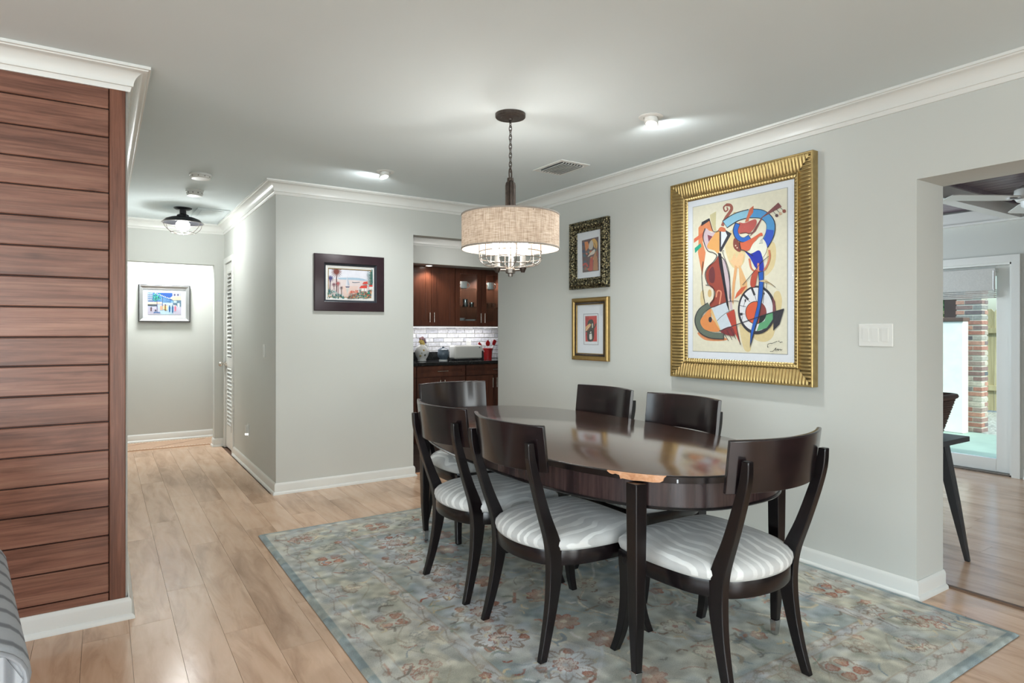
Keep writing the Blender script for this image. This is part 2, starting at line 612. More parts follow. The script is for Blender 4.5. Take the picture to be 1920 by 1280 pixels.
# ================================================================== THE SETTING
# ---- floor with its planks
floor = struct('floor', MB().box(XW - 0.2, XR + 0.001, YR - 0.2, YP + 0.1, -0.12, -0.0085).box(XR, XS + 0.1, -1.7, 4.3, -0.12, -0.0085), 'floor_gap', 'brown laminate plank floor running from dining room into hall and sunroom')
PW = 0.1655
def plank(x0, x1, y0, y1):
    g = 0.0006
    MB().box(x0 + g, x1 - g, y0 + g, y1 - g, -0.008, 0.0).build('plank', 'floor', floor)
def lay(xa, xb, spans, L=1.28, seed=0):
    rnd = random.Random(seed)
    x = xa
    while x < xb - 0.01:
        x1 = min(x + PW, xb)
        ya, yb = spans(0.5 * (x + x1))
        y = ya - rnd.random() * L * 0.9
        while y < yb - 0.02:
            a, b = max(y, ya), min(y + L, yb)
            if b - a > 0.02:
                plank(x, x1, a, b)
            y += L
        x = x1
lay(-0.90, XR, lambda x: (0.30 if x > 0.6 else 0.6, YE if XL < x < XH else (YW if x < XL else YB + 0.06)), seed=3)
lay(XR, XS, lambda x: (0.30, 3.0 if x > 3.6 else 1.437), seed=5)
lay(-0.55, 1.5, lambda x: (YE, YP), seed=8)
lay(XW, -0.90, lambda x: (-3.6, YW), L=7.0, seed=1)      # living room, away from the picture: full-length boards
lay(-0.90, XR, lambda x: (-3.6, 0.30 if x > 0.6 else 0.6), L=4.2, seed=2)

# ---- ceilings
struct('ceiling', MB().box(XW - 0.2, XR2, YR - 0.2, YP + 0.2, HC, HC + 0.12), 'ceil', 'flat pale grey ceiling over the dining room')

# ---- walls
w = MB()
w.box(XR, XR2, 1.437, YB2, 0, HC)                 # panel with the large painting
w.box(XR, XR2, -0.9, 1.437, 1.986, HC)            # header over the wide opening
w.box(XR, XR2, YR, -0.9, 0, HC)
struct('wall_right', w, 'wall', 'pale grey wall hung with the gold framed painting')
w = MB()
w.box(XH, 2.273, YB, YB2, 0, HC)
w.box(2.273, XR, YB, YB2, 2.111, HC)
struct('wall_back', w, 'wall', 'pale grey wall around the kitchen opening')
w = MB()
w.box(XH, XH + 0.12, YB2, 6.985, 0, HC)
w.box(XH, XH + 0.12, 6.985, 7.45, 2.0, HC)
w.box(XH, XH + 0.12, 7.45, YE, 0, HC)
w.box(XH + 0.10, XH + 0.13, 6.985, 7.45, 0, 2.0)
struct('wall_hall_right', w, 'wall', 'hall wall with the louvred door')
w = MB()
w.box(XL, 0.13, YE, YE2, 0, HC)
w.box(0.13, 1.019, YE, YE2, 1.99, HC)
w.box(1.019, XH + 0.12, YE, YE2, 0, HC)
struct('wall_hall_end', w, 'wall', 'hall end wall with an open doorway')
struct('wall_hall_far', MB().box(-1.6, 2.4, YP, YP + 0.12, 0, HC), 'wall', 'bright wall of the cross hall behind the doorway')
struct('wall_hall_left', MB().box(-0.05, XL, YW + 0.02, YE2, 0, HC), 'wall', 'left wall of the hall behind the wood cladding')
struct('wall_cross_hall_ends', MB().box(-1.7, -1.6, YE2, YP, 0, HC).box(2.4, 2.5, YE2, YP, 0, HC).box(-1.6, 0.0, YE2 - 0.1, YE2, 0, HC).box(XH + 0.12, 2.4, YE2 - 0.1, YE2, 0, HC), 'wall')
# living room behind the camera, with window openings
w = MB()
w.box(XW, XR, YR - 0.12, YR, 0, 0.1).box(XW, XR, YR - 0.12, YR, 2.2, HC)
w.box(XW, -3.2, YR - 0.12, YR, 0.1, 2.2).box(-1.2, 0.2, YR - 0.12, YR, 0.1, 2.2).box(2.4, XR, YR - 0.12, YR, 0.1, 2.2)
struct('wall_rear', w, 'wall', 'living room wall with two windows')
w = MB()
w.box(XW - 0.12, XW, YR, YW, 0, 0.6).box(XW - 0.12, XW, YR, YW, 2.2, HC)
w.box(XW - 0.12, XW, YR, -2.6, 0.6, 2.2).box(XW - 0.12, XW, 1.8, YW, 0.6, 2.2)
struct('wall_left', w, 'wall', 'living room wall with one window')
def window_unit(name, cx, cy, wd, along, z0=0.6):  # unseen windows that the fill lights shine through
    r = struct_root(name, 'unseen white framed window')
    r.location = (cx, cy, z0)
    zt = 2.2 - z0
    r.rotation_euler = (0, 0, along)
    f = MB()
    f.box(-wd / 2, wd / 2, -0.03, 0.03, 0, 0.06).box(-wd / 2, wd / 2, -0.03, 0.03, zt - 0.06, zt)
    f.box(-wd / 2, -wd / 2 + 0.06, -0.03, 0.03, 0, zt).box(wd / 2 - 0.06, wd / 2, -0.03, 0.03, 0, zt)
    f.box(-0.02, 0.02, -0.025, 0.025, 0, zt)
    f.build('window_frame', 'trim', r)
window_unit('window_1', -2.2, YR - 0.06, 2.0, 0, 0.1)
window_unit('window_2', 1.3, YR - 0.06, 2.2, 0, 0.1)
window_unit('window_4', 5.1, 4.25, 2.2, 0)  # sunroom window put in for its light, out of view
window_unit('window_3', XW - 0.06, -0.4, 4.4, PI / 2)

# ---- wood clad wall: boards and upright
clad = struct('wall_wood', MB().box(XW, 0.078, YW + 0.016, YW + 0.14, 0, HC), 'panel_gap', 'wall clad in horizontal reddish brown pine boards')
zs = [0.0, 0.126, 0.255, 0.376, 0.502, 0.623, 0.749, 0.873, 0.999, 1.123, 1.244, 1.37, 1.496, 1.622, 1.746, 1.872, 1.989, 2.115, 2.239, 2.365]
for a, b in zip(zs[:-1], zs[1:]):
    MB().box(-2.2, 0.0195, YW, YW + 0.017, a + 0.0025, b - 0.0025).build('board', 'panel', clad, bevel=0.003, seg=1)
MB().box(XW, -2.2, YW + 0.002, YW + 0.017, 0, 2.34).build('board_return', 'panel', clad)
MB().box(0.022, 0.082, YW - 0.006, YW + 0.017, 0, 2.345).build('corner_board', 'panel_v', clad, bevel=0.003, seg=1)

# ---- crown mouldings
def crown_prof(h, d=0.10, p=0.085):
    pts = [(0.0, 0), (0.0, -d), (0.009, -d), (0.013, -d + 0.016), (0.015, -d + 0.020), (0.021, -d + 0.022)]
    for i in range(8):
        a = i / 7 * PI / 2
        pts.append((0.021 + (p - 0.035) * (1 - math.cos(a)), -d + 0.022 + (d - 0.042) * math.sin(a)))
    pts += [(p - 0.010, -0.018), (p - 0.008, -0.014), (p, -0.012), (p, 0)]
    return [(o, h + z) for o, z in pts]
main_loop = [(XW, YW), (XL, YW), (XL, YE), (XH, YE), (XH, YB), (XR, YB), (XR, YR), (XW, YR)]
struct('trim_1', MB().sweep(main_loop, crown_prof(HC), closed=True), 'trim', 'white crown moulding around the dining room ceiling', smooth=30)
# ---- baseboards
def base_prof(h=0.088, t=0.013):
    return [(0, 0), (0, h), (t * 0.35, h), (t * 0.8, h - 0.008), (t, h - 0.018), (t, 0.022), (t + 0.005, 0.020), (t + 0.011, 0.013), (t + 0.013, 0.004), (t + 0.013, 0.0)]
def baseboard(name, path, h=0.088):
    struct(name, MB().sweep(path, base_prof(h)), 'trim', None, smooth=30)
baseboard('baseboard_left', [(XW, YW - 0.004), (XL + 0.002, YW - 0.004), (XL + 0.002, YE)], 0.092)
baseboard('baseboard_back', [(XH, 6.93), (XH, YB), (2.273, YB), (2.273, YB2)])
baseboard('baseboard_right', [(XR, YB2), (XR, 1.437), (XR2, 1.437)])
baseboard('baseboard_hall_end', [(1.019, YE2), (1.019, YE), (XH, YE)])
baseboard('baseboard_hall_far', [(-1.6, YP), (2.4, YP)])
baseboard('baseboard_rear', [(XR, -0.9), (XR, YR), (XW, YR), (XW, YW)])
# threshold strip under the wide opening
struct('trim_2', MB().loft([[(XR2 + 0.005, y, 0.0), (XR2 + 0.012, y, 0.009), (XR2 + 0.034, y, 0.009), (XR2 + 0.042, y, 0.0)] for y in (-0.9, 1.437)]), 'floor_gap', 'narrow brown threshold strip at the sunroom')

# ---- louvred hall door
d1 = struct_root('door_1', 'white louvred closet door in the hall')
d1.location = (XH, 6.985, 0)
fr = MB()
fr.box(-0.016, 0.0, -0.055, 0.0, 0, 2.055).box(-0.016, 0.0, 0.465, 0.52, 0, 2.055).box(-0.016, 0.0, 0.0002, 0.4648, 2.0, 2.055)
fr.build('door_casing', 'trim', d1)
st = MB()
st.box(0.004, 0.036, 0.004, 0.075, 0.012, 1.995).box(0.004, 0.036, 0.39, 0.461, 0.012, 1.995)
st.box(0.004, 0.036, 0.075, 0.39, 0.012, 0.26).box(0.004, 0.036, 0.075, 0.39, 0.88, 0.99).box(0.004, 0.036, 0.075, 0.39, 1.90, 1.995)
st.build('door_stiles', 'trim', d1, bevel=0.003)
MB().box(0.030, 0.036, 0.075, 0.39, 0.25, 1.92).build('door_backing', 'trim', d1)
slat_me = None
for z0, z1 in ((0.27, 0.87), (1.0, 1.89)):
    z = z0
    while z < z1:
        if slat_me is None:
            s_ = MB().loft([[(-0.010, y, 0.0), (-0.006, y, 0.006), (0.026, y, 0.048), (0.022, y, 0.042)] for y in (0.072, 0.393)]).build('louvre_slat', 'trim', d1)
            slat_me = s_.data
            s_.location = (0.008, 0, z)
        else:
            obj('louvre_slat', slat_me, None, d1, loc=(0.008, 0, z))
        z += 0.042
for z in (0.22, 1.02, 1.80):
    MB().box(-0.018, 0.004, -0.004, 0.006, z, z + 0.09).build('hinge', 'bronze_grey', d1)
kb = MB().cylx((0.004, 0.43, 0.91), (-0.012, 0.43, 0.91), 0.028, 14)
kb.cylx((-0.012, 0.43, 0.91), (-0.04, 0.43, 0.91), 0.010, 10)
kb.sphere((-0.055, 0.43, 0.91), 0.026)
kb.build('door_knob', 'nickel', d1, smooth=40)

# ---- cross-hall ceiling downlight (lights the picture wall)
cl = thing('recessed_downlight', 'round recessed downlight in the cross hall ceiling near the street scene print', 'light', (0.55, 7.92, HC), group='recessed ceiling lights')
MB().lathe([(0.05, -0.002), (0.075, -0.004), (0.078, 0.0)], n=24).build('ring', 'white', cl, smooth=40)
MB().cyl((0, 0, 0), 0.05, -0.004, -0.001, 20).build('lens', 'led', cl)
add_light('downlight_beam', 'AREA', (0.55, 7.92, HC - 0.02), 27, LAMP, aim=(0, 0.12, -1), size=0.5, size_y=0.22)

# ================================================================== KITCHEN beyond the opening
KZ = 2.335
YK = 7.04
struct('wall_kitchen_back', MB().box(1.3, 5.0, YK, YK + 0.1, 0, 2.43).box(1.3, 5.0, 6.46, YK, 2.028, KZ), 'wall', 'grey kitchen soffit and wall above cherry cabinets')
struct('wall_kitchen_sides', MB().box(1.24, 1.34, YB2, YK, 0, 2.43).box(4.9, 5.0, YB2 - 0.1, YK, 0, 2.43).box(XR2, 5.0, YB2 - 0.12, YB2, 0, 2.43), 'wall')
struct('ceiling_kitchen', MB().box(1.24, 5.0, YB2 - 0.005, YK, KZ, KZ + 0.08), 'ceil')
struct('trim_3', MB().sweep([(1.34, 6.46), (4.9, 6.46)], crown_prof(KZ, 0.11, 0.09)), 'trim', 'white crown moulding in the kitchen', smooth=30)
struct('floor_kitchen', MB().box(1.24, 5.0, YB + 0.06, YK, -0.10, -0.002), 'dark_floor', 'dark brown kitchen floor')
struct('trim_4', MB().box(2.273, XR, YB + 0.05, YB + 0.075, -0.002, 0.006), 'chip', 'light wood threshold at the kitchen')

# backsplash tiles on the kitchen wall
splash = struct('wall_tile', MB().box(2.7, 4.5, YK - 0.006, YK, 0.90, 1.34), 'mortar', 'grey marbled brick tile backsplash')
rnd = random.Random(11)
r = 0
z = 0.915
tile_cache = {}
while z < 1.33:
    x = 2.72 - (0.075 if r % 2 else 0.0)
    while x < 4.46:
        L = rnd.choice([0.12, 0.14, 0.16])
        if L not in tile_cache:
            q = MB().box(0.002, L - 0.002, -0.009, 0.0, 0.002, 0.050).build('tile', 'tile', splash, bevel=0.002, seg=1)
            tile_cache[L] = q.data
            q.location = (x, YK - 0.006, z)
        else:
            q = obj('tile', tile_cache[L], None, splash, bevel=0.002, seg=1, loc=(x, YK - 0.006 - rnd.random() * 0.002, z))
        x += L
    z += 0.0535
    r += 1

def shaker(mb_target, name, mat, parent, x0, x1, z0, z1, rail=0.055, t=0.02, y=0.0, glass=False):
    """framed door or drawer front facing -Y, in thing coordinates"""
    root = MB()
    root.box(x0, x0 + rail, y - t, y, z0, z1).box(x1 - rail, x1, y - t, y, z0, z1)
    root.box(x0 + rail, x1 - rail, y - t, y, z0, z0 + rail).box(x0 + rail, x1 - rail, y - t, y, z1 - rail, z1)
    if not glass:
        root.box(x0 + rail, x1 - rail, y - t + 0.010, y, z0 + rail, z1 - rail)
        b = 0.008
        root.box(x0 + rail, x1 - rail, y - t + 0.004, y, z0 + rail, z0 + rail + b).box(x0 + rail, x1 - rail, y - t + 0.004, y, z1 - rail - b, z1 - rail)
        root.box(x0 + rail, x0 + rail + b, y - t + 0.004, y, z0 + rail, z1 - rail).box(x1 - rail - b, x1 - rail, y - t + 0.004, y, z0 + rail, z1 - rail)
    d = root.build(name, mat, parent)
    if glass:
        MB().box(x0 + rail - 0.004, x1 - rail + 0.004, y - 0.010, y - 0.007, z0 + rail - 0.004, z1 - rail + 0.004).build('pane', 'cab_glass', d)
    return d
def bar_handle(parent, x, y, z, L, vertical=True):
    h = MB()
    if vertical:
        h.tube([(x, y - 0.030, z - L / 2), (x, y - 0.030, z + L / 2)], 0.0055, 10)
        for s in (-0.3, 0.3):
            h.tube([(x, y, z + s * L), (x, y - 0.030, z + s * L)], 0.004, 8)
    else:
        h.tube([(x - L / 2, y - 0.030, z), (x + L / 2, y - 0.030, z)], 0.0055, 10)
        for s in (-0.3, 0.3):
            h.tube([(x + s * L, y, z), (x + s * L, y - 0.030, z)], 0.004, 8)
    h.build('handle', 'nickel', parent, smooth=40)

YU = 6.71       # front of upper carcasses
UZ0, UZ1 = 1.327, 2.026
def upper(x0, x1, xm, glass, label):
    t = thing('upper_cabinet', label, 'cabinet', (0, 0, 0), group='kitchen wall cabinets')
    b = MB()
    b.box(x0, x0 + 0.018, YU, YK - 0.018, UZ0, UZ1).box(x1 - 0.018, x1, YU, YK - 0.018, UZ0, UZ1)
    b.box(x0, x1, YU, YK - 0.018, UZ0, UZ0 + 0.02).box(x0, x1, YU, YK - 0.018, UZ1 - 0.02, UZ1)
    b.box(x0, x1, YK - 0.03, YK - 0.018, UZ0, UZ1)
    b.build('body', 'cherry_in' if glass else 'cherry', t)
    for a, c, hx in ((x0, xm, xm - 0.028), (xm, x1, xm + 0.028)):
        d = shaker(None, 'door', 'cherry', t, a + 0.002, c - 0.002, UZ0 + 0.003, UZ1 - 0.003, 0.062, 0.02, YU, glass)
        bar_handle(d, hx, YU - 0.02, UZ0 + 0.10, 0.115)
    if glass:
        for z in (1.56, 1.785):
            MB().box(x0 + 0.018, x1 - 0.018, YU + 0.015, YK - 0.03, z, z + 0.007).build('glass_shelf', 'cab_glass', t)
    return t
upper(2.91, 3.543, 3.227, False, 'cherry wall cabinet with two solid panelled doors')
upper(2.27, 2.908, 2.59, False, 'cherry wall cabinet mostly hidden behind the opening edge')
upper(3.545, 4.30, 3.917, True, 'cherry wall cabinet with two glass doors full of dishes')
# light inside the glass cabinet, soffit puck and under-cabinet strip
pk = thing('puck_light', 'small lit puck light inside the glass door cabinet', 'light', (3.70, 6.86, UZ1 - 0.021), group='puck lights')
MB().cyl((0, 0, 0), 0.035, -0.012, 0.0, 20).build('rim', 'nickel', pk)
MB().cyl((0, 0, 0), 0.028, -0.014, -0.011, 20).build('lens', 'led', pk)
add_light('puck_beam', 'SPOT', (3.70, 6.86, UZ1 - 0.05), 9, (1, 0.96, 0.9), aim=(0, 0, -1), spot=2.6, radius=0.02)
add_light('puck_beam', 'SPOT', (4.12, 6.86, UZ1 - 0.05), 9, (1, 0.96, 0.9), aim=(0, 0, -1), spot=2.6, radius=0.02)
pk2 = copy_tree(pk)
pk2.location = (4.12, 6.86, UZ1 - 0.021)
tag(pk2, 'puck light in the right half of the glass door cabinet', 'light')
sp = thing('soffit_light', 'bright round light in the soffit above the solid cabinet doors', 'light', (3.155, 6.60, 2.028))
MB().lathe([(0.045, 0.0), (0.045, -0.008), (0.034, -0.008)], n=24).build('ring', 'white', sp, smooth=40)
MB().cyl((0, 0, 0), 0.034, -0.007, -0.002, 20).build('lens', 'led', sp)
add_light('soffit_beam', 'SPOT', (3.155, 6.60, 2.0), 7, (1, 0.92, 0.82), aim=(0, 0.05, -1), spot=2.2, radius=0.03)
ul = thing('under_cabinet_light', 'slim white light bar under the cherry wall cabinets', 'light', (3.6, 6.84, UZ0))
MB().box(-0.65, 0.65, -0.02, 0.02, -0.012, 0).build('housing', 'white', ul)
MB().box(-0.63, 0.63, -0.014, 0.014, -0.0135, -0.011).build('lens', 'led', ul)
add_light('under_cabinet_beam', 'AREA', (3.6, 6.86, UZ0 - 0.03), 2.6, (0.97, 0.98, 1.0), aim=(0, 0.25, -1), size=1.3, size_y=0.06)
kl = thing('unseen_kitchen_light', 'unseen round flush light added on the kitchen ceiling', 'light', (3.3, 5.75, KZ))  # lamp out of view, added to brighten the kitchen
MB().lathe([(0.16, 0.0), (0.16, -0.02), (0.13, -0.03)], n=28).build('rim', 'white', kl, smooth=40)
MB().lathe([(0.13, -0.03), (0.10, -0.045), (0.001, -0.05)], n=28).build('lens', 'led', kl, smooth=60)
add_light('kitchen_fill', 'POINT', (3.3, 5.75, KZ - 0.12), 6, (1, 0.98, 0.95), radius=0.1)

YF = 6.44
def base_unit(x0, x1, xm, label):
    t = thing('base_cabinet', label, 'cabinet', (0, 0, 0), group='kitchen base cabinets')
    MB().box(x0, x1, YF, YK - 0.01, 0.10, 0.874).box(x0, x1, YF + 0.06, YK - 0.01, 0.0, 0.10).build('body', 'cherry', t)
    dr = shaker(None, 'drawer', 'cherry', t, x0 + 0.004, x1 - 0.004, 0.752, 0.868, 0.036, 0.02, YF)
    bar_handle(dr, 0.5 * (x0 + x1) + (0.04 if x0 > 3.4 else 0.0), YF - 0.02, 0.81, 0.13, False)
    for a, c, hx in ((x0, xm, xm - 0.028), (xm, x1, xm + 0.028)):
        d = shaker(None, 'door', 'cherry', t, a + 0.004, c - 0.004, 0.115, 0.742, 0.062, 0.02, YF)
        bar_handle(d, hx, YF - 0.02, 0.655, 0.115)
base_unit(2.917, 3.537, 3.228, 'cherry base cabinet with drawer below the rooster figurine')
base_unit(3.541, 4.30, 3.924, 'cherry base cabinet with drawer below the white toaster')
base_unit(2.29, 2.913, 2.60, 'cherry base cabinet mostly hidden behind the opening edge')
ct = thing('countertop', 'black granite countertop along the kitchen wall', 'countertop')
MB().box(2.28, 4.5, YF - 0.035, YK - 0.016, 0.876, 0.914).build('slab', 'granite', ct, bevel=0.006)
tag(MB().box(2.28, 4.13, YK - 0.036, YK - 0.016, 0.9145, 1.012).build('counter_upstand', 'granite', None, bevel=0.003), 'low black granite upstand behind the counter items', 'backsplash')

# counter items
z2 = lambda x, y: (740 + x / 5.818, 580 + y / 5.818)
ZC = 0.914
rt = thing('rooster_pitcher', 'white ceramic rooster pitcher with painted flowers on the granite counter', 'figurine', (at_y(*z2(297, 548), 6.72)[0], 6.72, ZC))
MB().lathe([(0.045, 0.0), (0.052, 0.006), (0.048, 0.02), (0.075, 0.07), (0.082, 0.11), (0.070, 0.155), (0.045, 0.185), (0.02, 0.20), (0.001, 0.205)], n=24, cap=True).build('body', 'ceramic', rt, smooth=50)
MB().tube(catmull([(0.01, 0, 0.19), (-0.005, 0, 0.225), (-0.03, 0, 0.24)], 5), [0.03] * 6 + [0.024] * 4 + [0.012], 10).build('neck', P('yellow_glaze', (226, 200, 118), 0.3), rt, smooth=50)
for i, (dx, dz, rr) in enumerate(((-0.018, 0.262, 0.018), (0.006, 0.268, 0.022), (0.030, 0.250, 0.020), (0.044, 0.222, 0.016))):
    MB().sphere((dx, 0, dz), rr, 10, 6).build('comb', P('pink_glaze_%d' % i, [(214, 168, 172), (206, 160, 170), (170, 152, 170), (150, 130, 160)][i], 0.3), rt, smooth=60)
MB().tube(catmull([(0.07, 0, 0.06), (0.085, 0, 0.12), (0.06, 0, 0.185), (0.03, 0, 0.20)], 5), 0.009, 8).build('handle', 'ceramic', rt, smooth=60)
for dx, dz, c in ((-0.03, 0.10, (120, 126, 80)), (0.005, 0.075, (70, 74, 66)), (0.03, 0.11, (74, 84, 70)), (-0.01, 0.13, (190, 160, 90)), (-0.045, 0.065, (150, 140, 90))):
    MB().sphere((dx, -0.073 + abs(dx) * 0.35, dz), 0.013, 8, 5).build('painted_flower', P('glaze_flower', c, 0.35), rt, smooth=60)
jr = thing('lidded_jar', 'small blue grey ceramic jar with lid between rooster and toaster', 'jar', (at_y(*z2(530, 545), 6.74)[0], 6.74, ZC))
MB().lathe([(0.048, 0.0), (0.050, 0.012), (0.044, 0.018), (0.066, 0.05), (0.072, 0.085), (0.064, 0.118), (0.060, 0.124)], n=24, cap=True).build('body', 'blueglaze', jr, smooth=50)
MB().lathe([(0.066, 0.124), (0.066, 0.130), (0.040, 0.146), (0.012, 0.152), (0.014, 0.164), (0.001, 0.170)], n=24, cap=True).build('lid', 'blueglaze', jr, smooth=50)
MB().lathe([(0.051, 0.0), (0.051, 0.012)], n=24).build('foot_band', 'ceramic', jr, smooth=50)
tx0, tx1 = at_y(*z2(630, 545), 6.74)[0], at_y(*z2(935, 545), 6.74)[0]
ts = thing('toaster', 'long white toaster standing on the granite counter', 'toaster', ((tx0 + tx1) / 2, 6.76, ZC))
hw = (tx1 - tx0) / 2
b = MB().box(-hw, hw, -0.075, 0.075, 0.014, 0.178)
b.build('body', 'white', ts, bevel=0.022, seg=4, smooth=60)
for y in (-0.028, 0.028):
    MB().box(-hw * 0.75, hw * 0.75, y - 0.011, y + 0.011, 0.1775, 0.1795).build('slot', 'black', ts)
MB().box(hw - 0.05, hw - 0.036, -0.078, -0.073, 0.145, 0.158).build('button', 'blueglaze', ts)
MB().box(hw - 0.002, hw + 0.016, -0.02, 0.02, 0.10, 0.115).build('lever', 'white', ts, bevel=0.003)
for sx in (-1, 1):
    for sy in (-1, 1):
        MB().cyl((sx * (hw - 0.05), sy * 0.05, 0), 0.012, 0, 0.016, 10).build('foot', 'black', ts)
cx = at_y(*z2(1030, 530), 6.77)[0]
uc = thing('utensil_crock', 'red enamel utensil crock on the granite counter', 'crock', (cx, 6.80, ZC))
MB().lathe([(0.050, 0.0), (0.056, 0.10), (0.060, 0.128), (0.060, 0.135), (0.054, 0.135), (0.050, 0.02), (0.001, 0.015)], n=24, cap=True).build('body', 'red', uc, smooth=50)
MB().lathe([(0.0585, 0.118), (0.063, 0.122), (0.063, 0.135), (0.058, 0.137)], n=24).build('rim', 'red', uc, smooth=50)
def utensil(name, label, lean, hz, head):
    u = thing(name, label, 'utensil', (cx + lean * 0.12, 6.80, ZC + 0.03), group='red kitchen utensils')
    top = (lean, 0.0, hz)
    MB().tube([(0, 0, 0), top], 0.006, 8).build('shaft', 'ceramic', u, smooth=60)
    d = Vector(top).normalized()
    p = Vector(top)
    h = MB()
    w_, L_ = head
    side = Vector((d.z, 0, -d.x))
    rings = []
    for k in range(9):
        a = k / 8
        ww = w_ * math.sin(PI * min(1, 0.15 + 0.85 * a) if name == 'spoon' else PI * (0.25 + 0.45 * a))
        c0 = p + d * (L_ * a)
        rings.append([c0 + side * ww + Vector((0, 0.004, 0)), c0 - side * ww + Vector((0, 0.004, 0)), c0 - side * ww - Vector((0, 0.004, 0)), c0 + side * ww - Vector((0, 0.004, 0))])
    h.loft(rings)
    h.build('head', 'red', u, smooth=50)
utensil('spatula', 'red spatula leaning left out of the red crock', -0.085, 0.125, (0.016, 0.065))
utensil('spoon', 'red spoon standing upright in the red crock', 0.0, 0.135, (0.030, 0.075))
utensil('turner', 'red turner leaning right out of the red crock', 0.070, 0.145, (0.022, 0.070))
ox = at_y(*z2(800, 350), YK)[0]
ko = thing('wall_outlet', 'white outlet with plug on the tiled backsplash above the toaster', 'outlet', (ox, YK - 0.016, 1.05))
MB().box(-0.036, 0.036, -0.006, 0, 0, 0.115).build('plate', 'white', ko, bevel=0.003)
for z in (0.03, 0.085):
    MB().box(-0.016, 0.016, -0.009, -0.004, z - 0.014, z + 0.014).build('socket', 'white', ko, bevel=0.003)
# dishes in the glass cabinet
def mug(x, z, label):
    m = thing('mug', label, 'mug', (x, 6.84, z), group='white mugs in the glass cabinet')
    MB().lathe([(0.030, 0.0), (0.040, 0.006), (0.046, 0.09), (0.043, 0.09), (0.037, 0.012), (0.001, 0.010)], n=20, cap=True).build('body', 'ceramic', m, smooth=50)
    MB().tube([(0.042 + 0.024 * math.sin(a), -0.015 - 0.012 * math.sin(a), 0.045 + 0.030 * math.cos(a)) for a in [PI * k / 8 for k in range(9)]], 0.0055, 6).build('handle', 'ceramic', m, smooth=60)
mug(3.62, 1.792, 'white mug at the far left of the top glass shelf')
mug(3.745, 1.792, 'white mug second from left on the top glass shelf, nearer the cabinet centre')
mug(4.01, 1.792, 'white mug left of the pair behind the right glass door')
mug(4.13, 1.792, 'white mug right of the pair behind the right glass door')
def stack(name, label, x, z, n, rr, dz, group, mat='ceramic', y=6.85):
    for k in range(n):
        t = MB().lathe([(rr * 0.55, 0.0), (rr * 0.6, 0.002), (rr * 0.98, dz * 1.5), (rr, dz * 1.6), (rr * 0.97, dz * 1.7), (rr * 0.55, dz * 0.6), (0.001, dz * 0.6)], n=24, cap=True).build(name, mat, None, smooth=50, loc=(x, y, z + k * dz))
        tag(t, label % (['lowest', 'second', 'third', 'fourth', 'fifth', 'sixth'][k]), name.split('_')[-1], group)
stack('dinner_plate', '%s white plate of the left stack on the cabinet floor', 3.66, UZ0 + 0.021, 5, 0.10, 0.014, 'white plates in the glass cabinet')
stack('dinner_plate', '%s white plate of the middle stack on the cabinet floor', 3.84, UZ0 + 0.021, 4, 0.075, 0.014, 'white plates in the glass cabinet')
stack('dinner_plate', '%s white plate behind the right glass door', 4.06, UZ0 + 0.021, 3, 0.11, 0.012, 'white plates in the glass cabinet')
stack('serving_bowl', '%s white bowl stacked on the middle glass shelf', 3.63, 1.568, 5, 0.065, 0.020, 'white bowls in the glass cabinet')
pc = thing('metal_pitcher', 'small steel pitcher on the middle glass shelf', 'pitcher', (3.765, 6.84, 1.568))
MB().lathe([(0.034, 0), (0.036, 0.004), (0.032, 0.07), (0.036, 0.095), (0.033, 0.095), (0.03, 0.01), (0.001, 0.01)], n=20, cap=True).build('body', 'chrome', pc, smooth=50)
MB().tube([(0.034 + 0.022 * math.sin(a), 0, 0.05 + 0.028 * math.cos(a)) for a in [PI * k / 8 for k in range(9)]], 0.004, 6).build('handle', 'chrome', pc, smooth=60)
for k, x in enumerate((3.845, 3.985, 4.045, 4.105, 4.165)):
    g = MB().lathe([(0.026, 0), (0.028, 0.003), (0.030, 0.055), (0.0285, 0.055), (0.025, 0.006), (0.001, 0.006)], n=18, cap=True).build('drinking_glass', 'chrome' if k == 0 else 'cab_glass', None, smooth=50, loc=(x, 6.82, 1.568))
    tag(g, ['small steel cup beside the steel pitcher', 'first short glass in the row behind the right glass door', 'second short glass in the row behind the right glass door', 'third short glass in the row behind the right glass door', 'fourth short glass in the row behind the right glass door'][k], 'cup' if k == 0 else 'glass', 'glasses on the middle shelf')

# ================================================================== SUNROOM beyond the wide opening
SZ = 2.365
w = MB()
w.box(XS, XS + 0.12, -1.7, 2.183, 0, 2.6).box(XS, XS + 0.12, 3.15, 4.3, 0, 2.6).box(XS, XS + 0.12, 2.183, 3.15, 1.87, 2.6)
struct('wall_sunroom_right', w, 'wall', 'pale wall of the sunroom around the patio door')
w = MB()
w.box(XR2, XS, -1.62, -1.5, 0, 2.6)
struct('wall_sunroom_front', w, 'wall')
struct('wall_sunroom_back', MB().box(XR2, 4.0, 4.2, 4.3, 0, 2.6).box(6.2, XS, 4.2, 4.3, 0, 2.6).box(4.0, 6.2, 4.2, 4.3, 0, 0.6).box(4.0, 6.2, 4.2, 4.3, 2.2, 2.6), 'wall')
struct('ceiling_sunroom', MB().box(XR2, XS + 0.12, -1.7, 4.3, SZ + 0.02, SZ + 0.1), 'black', 'dark plum board ceiling of the sunroom')
sc_ = bpy.data.objects['ceiling_sunroom']
x = XR2
bw = 0.098
cme = None
while x < XS - 0.01:
    if cme is None:
        o = MB().box(0.003, bw - 0.003, -1.5, 4.2, 0.0, 0.02).build('ceiling_board', 'plum_ceiling', sc_)
        cme = o.data
        o.location = (x, 0, SZ)
    else:
        obj('ceiling_board', cme, None, sc_, loc=(x, 0, SZ))
    x += bw
BZ = 2.235
beam = MB()
YBm = at_z(1769, 371, BZ)[1]
beam.box(XR2, XS, YBm, YBm + 0.10, BZ, SZ - 0.034)
struct('trim_5', beam, 'trim', 'white ceiling beam crossing the sunroom')
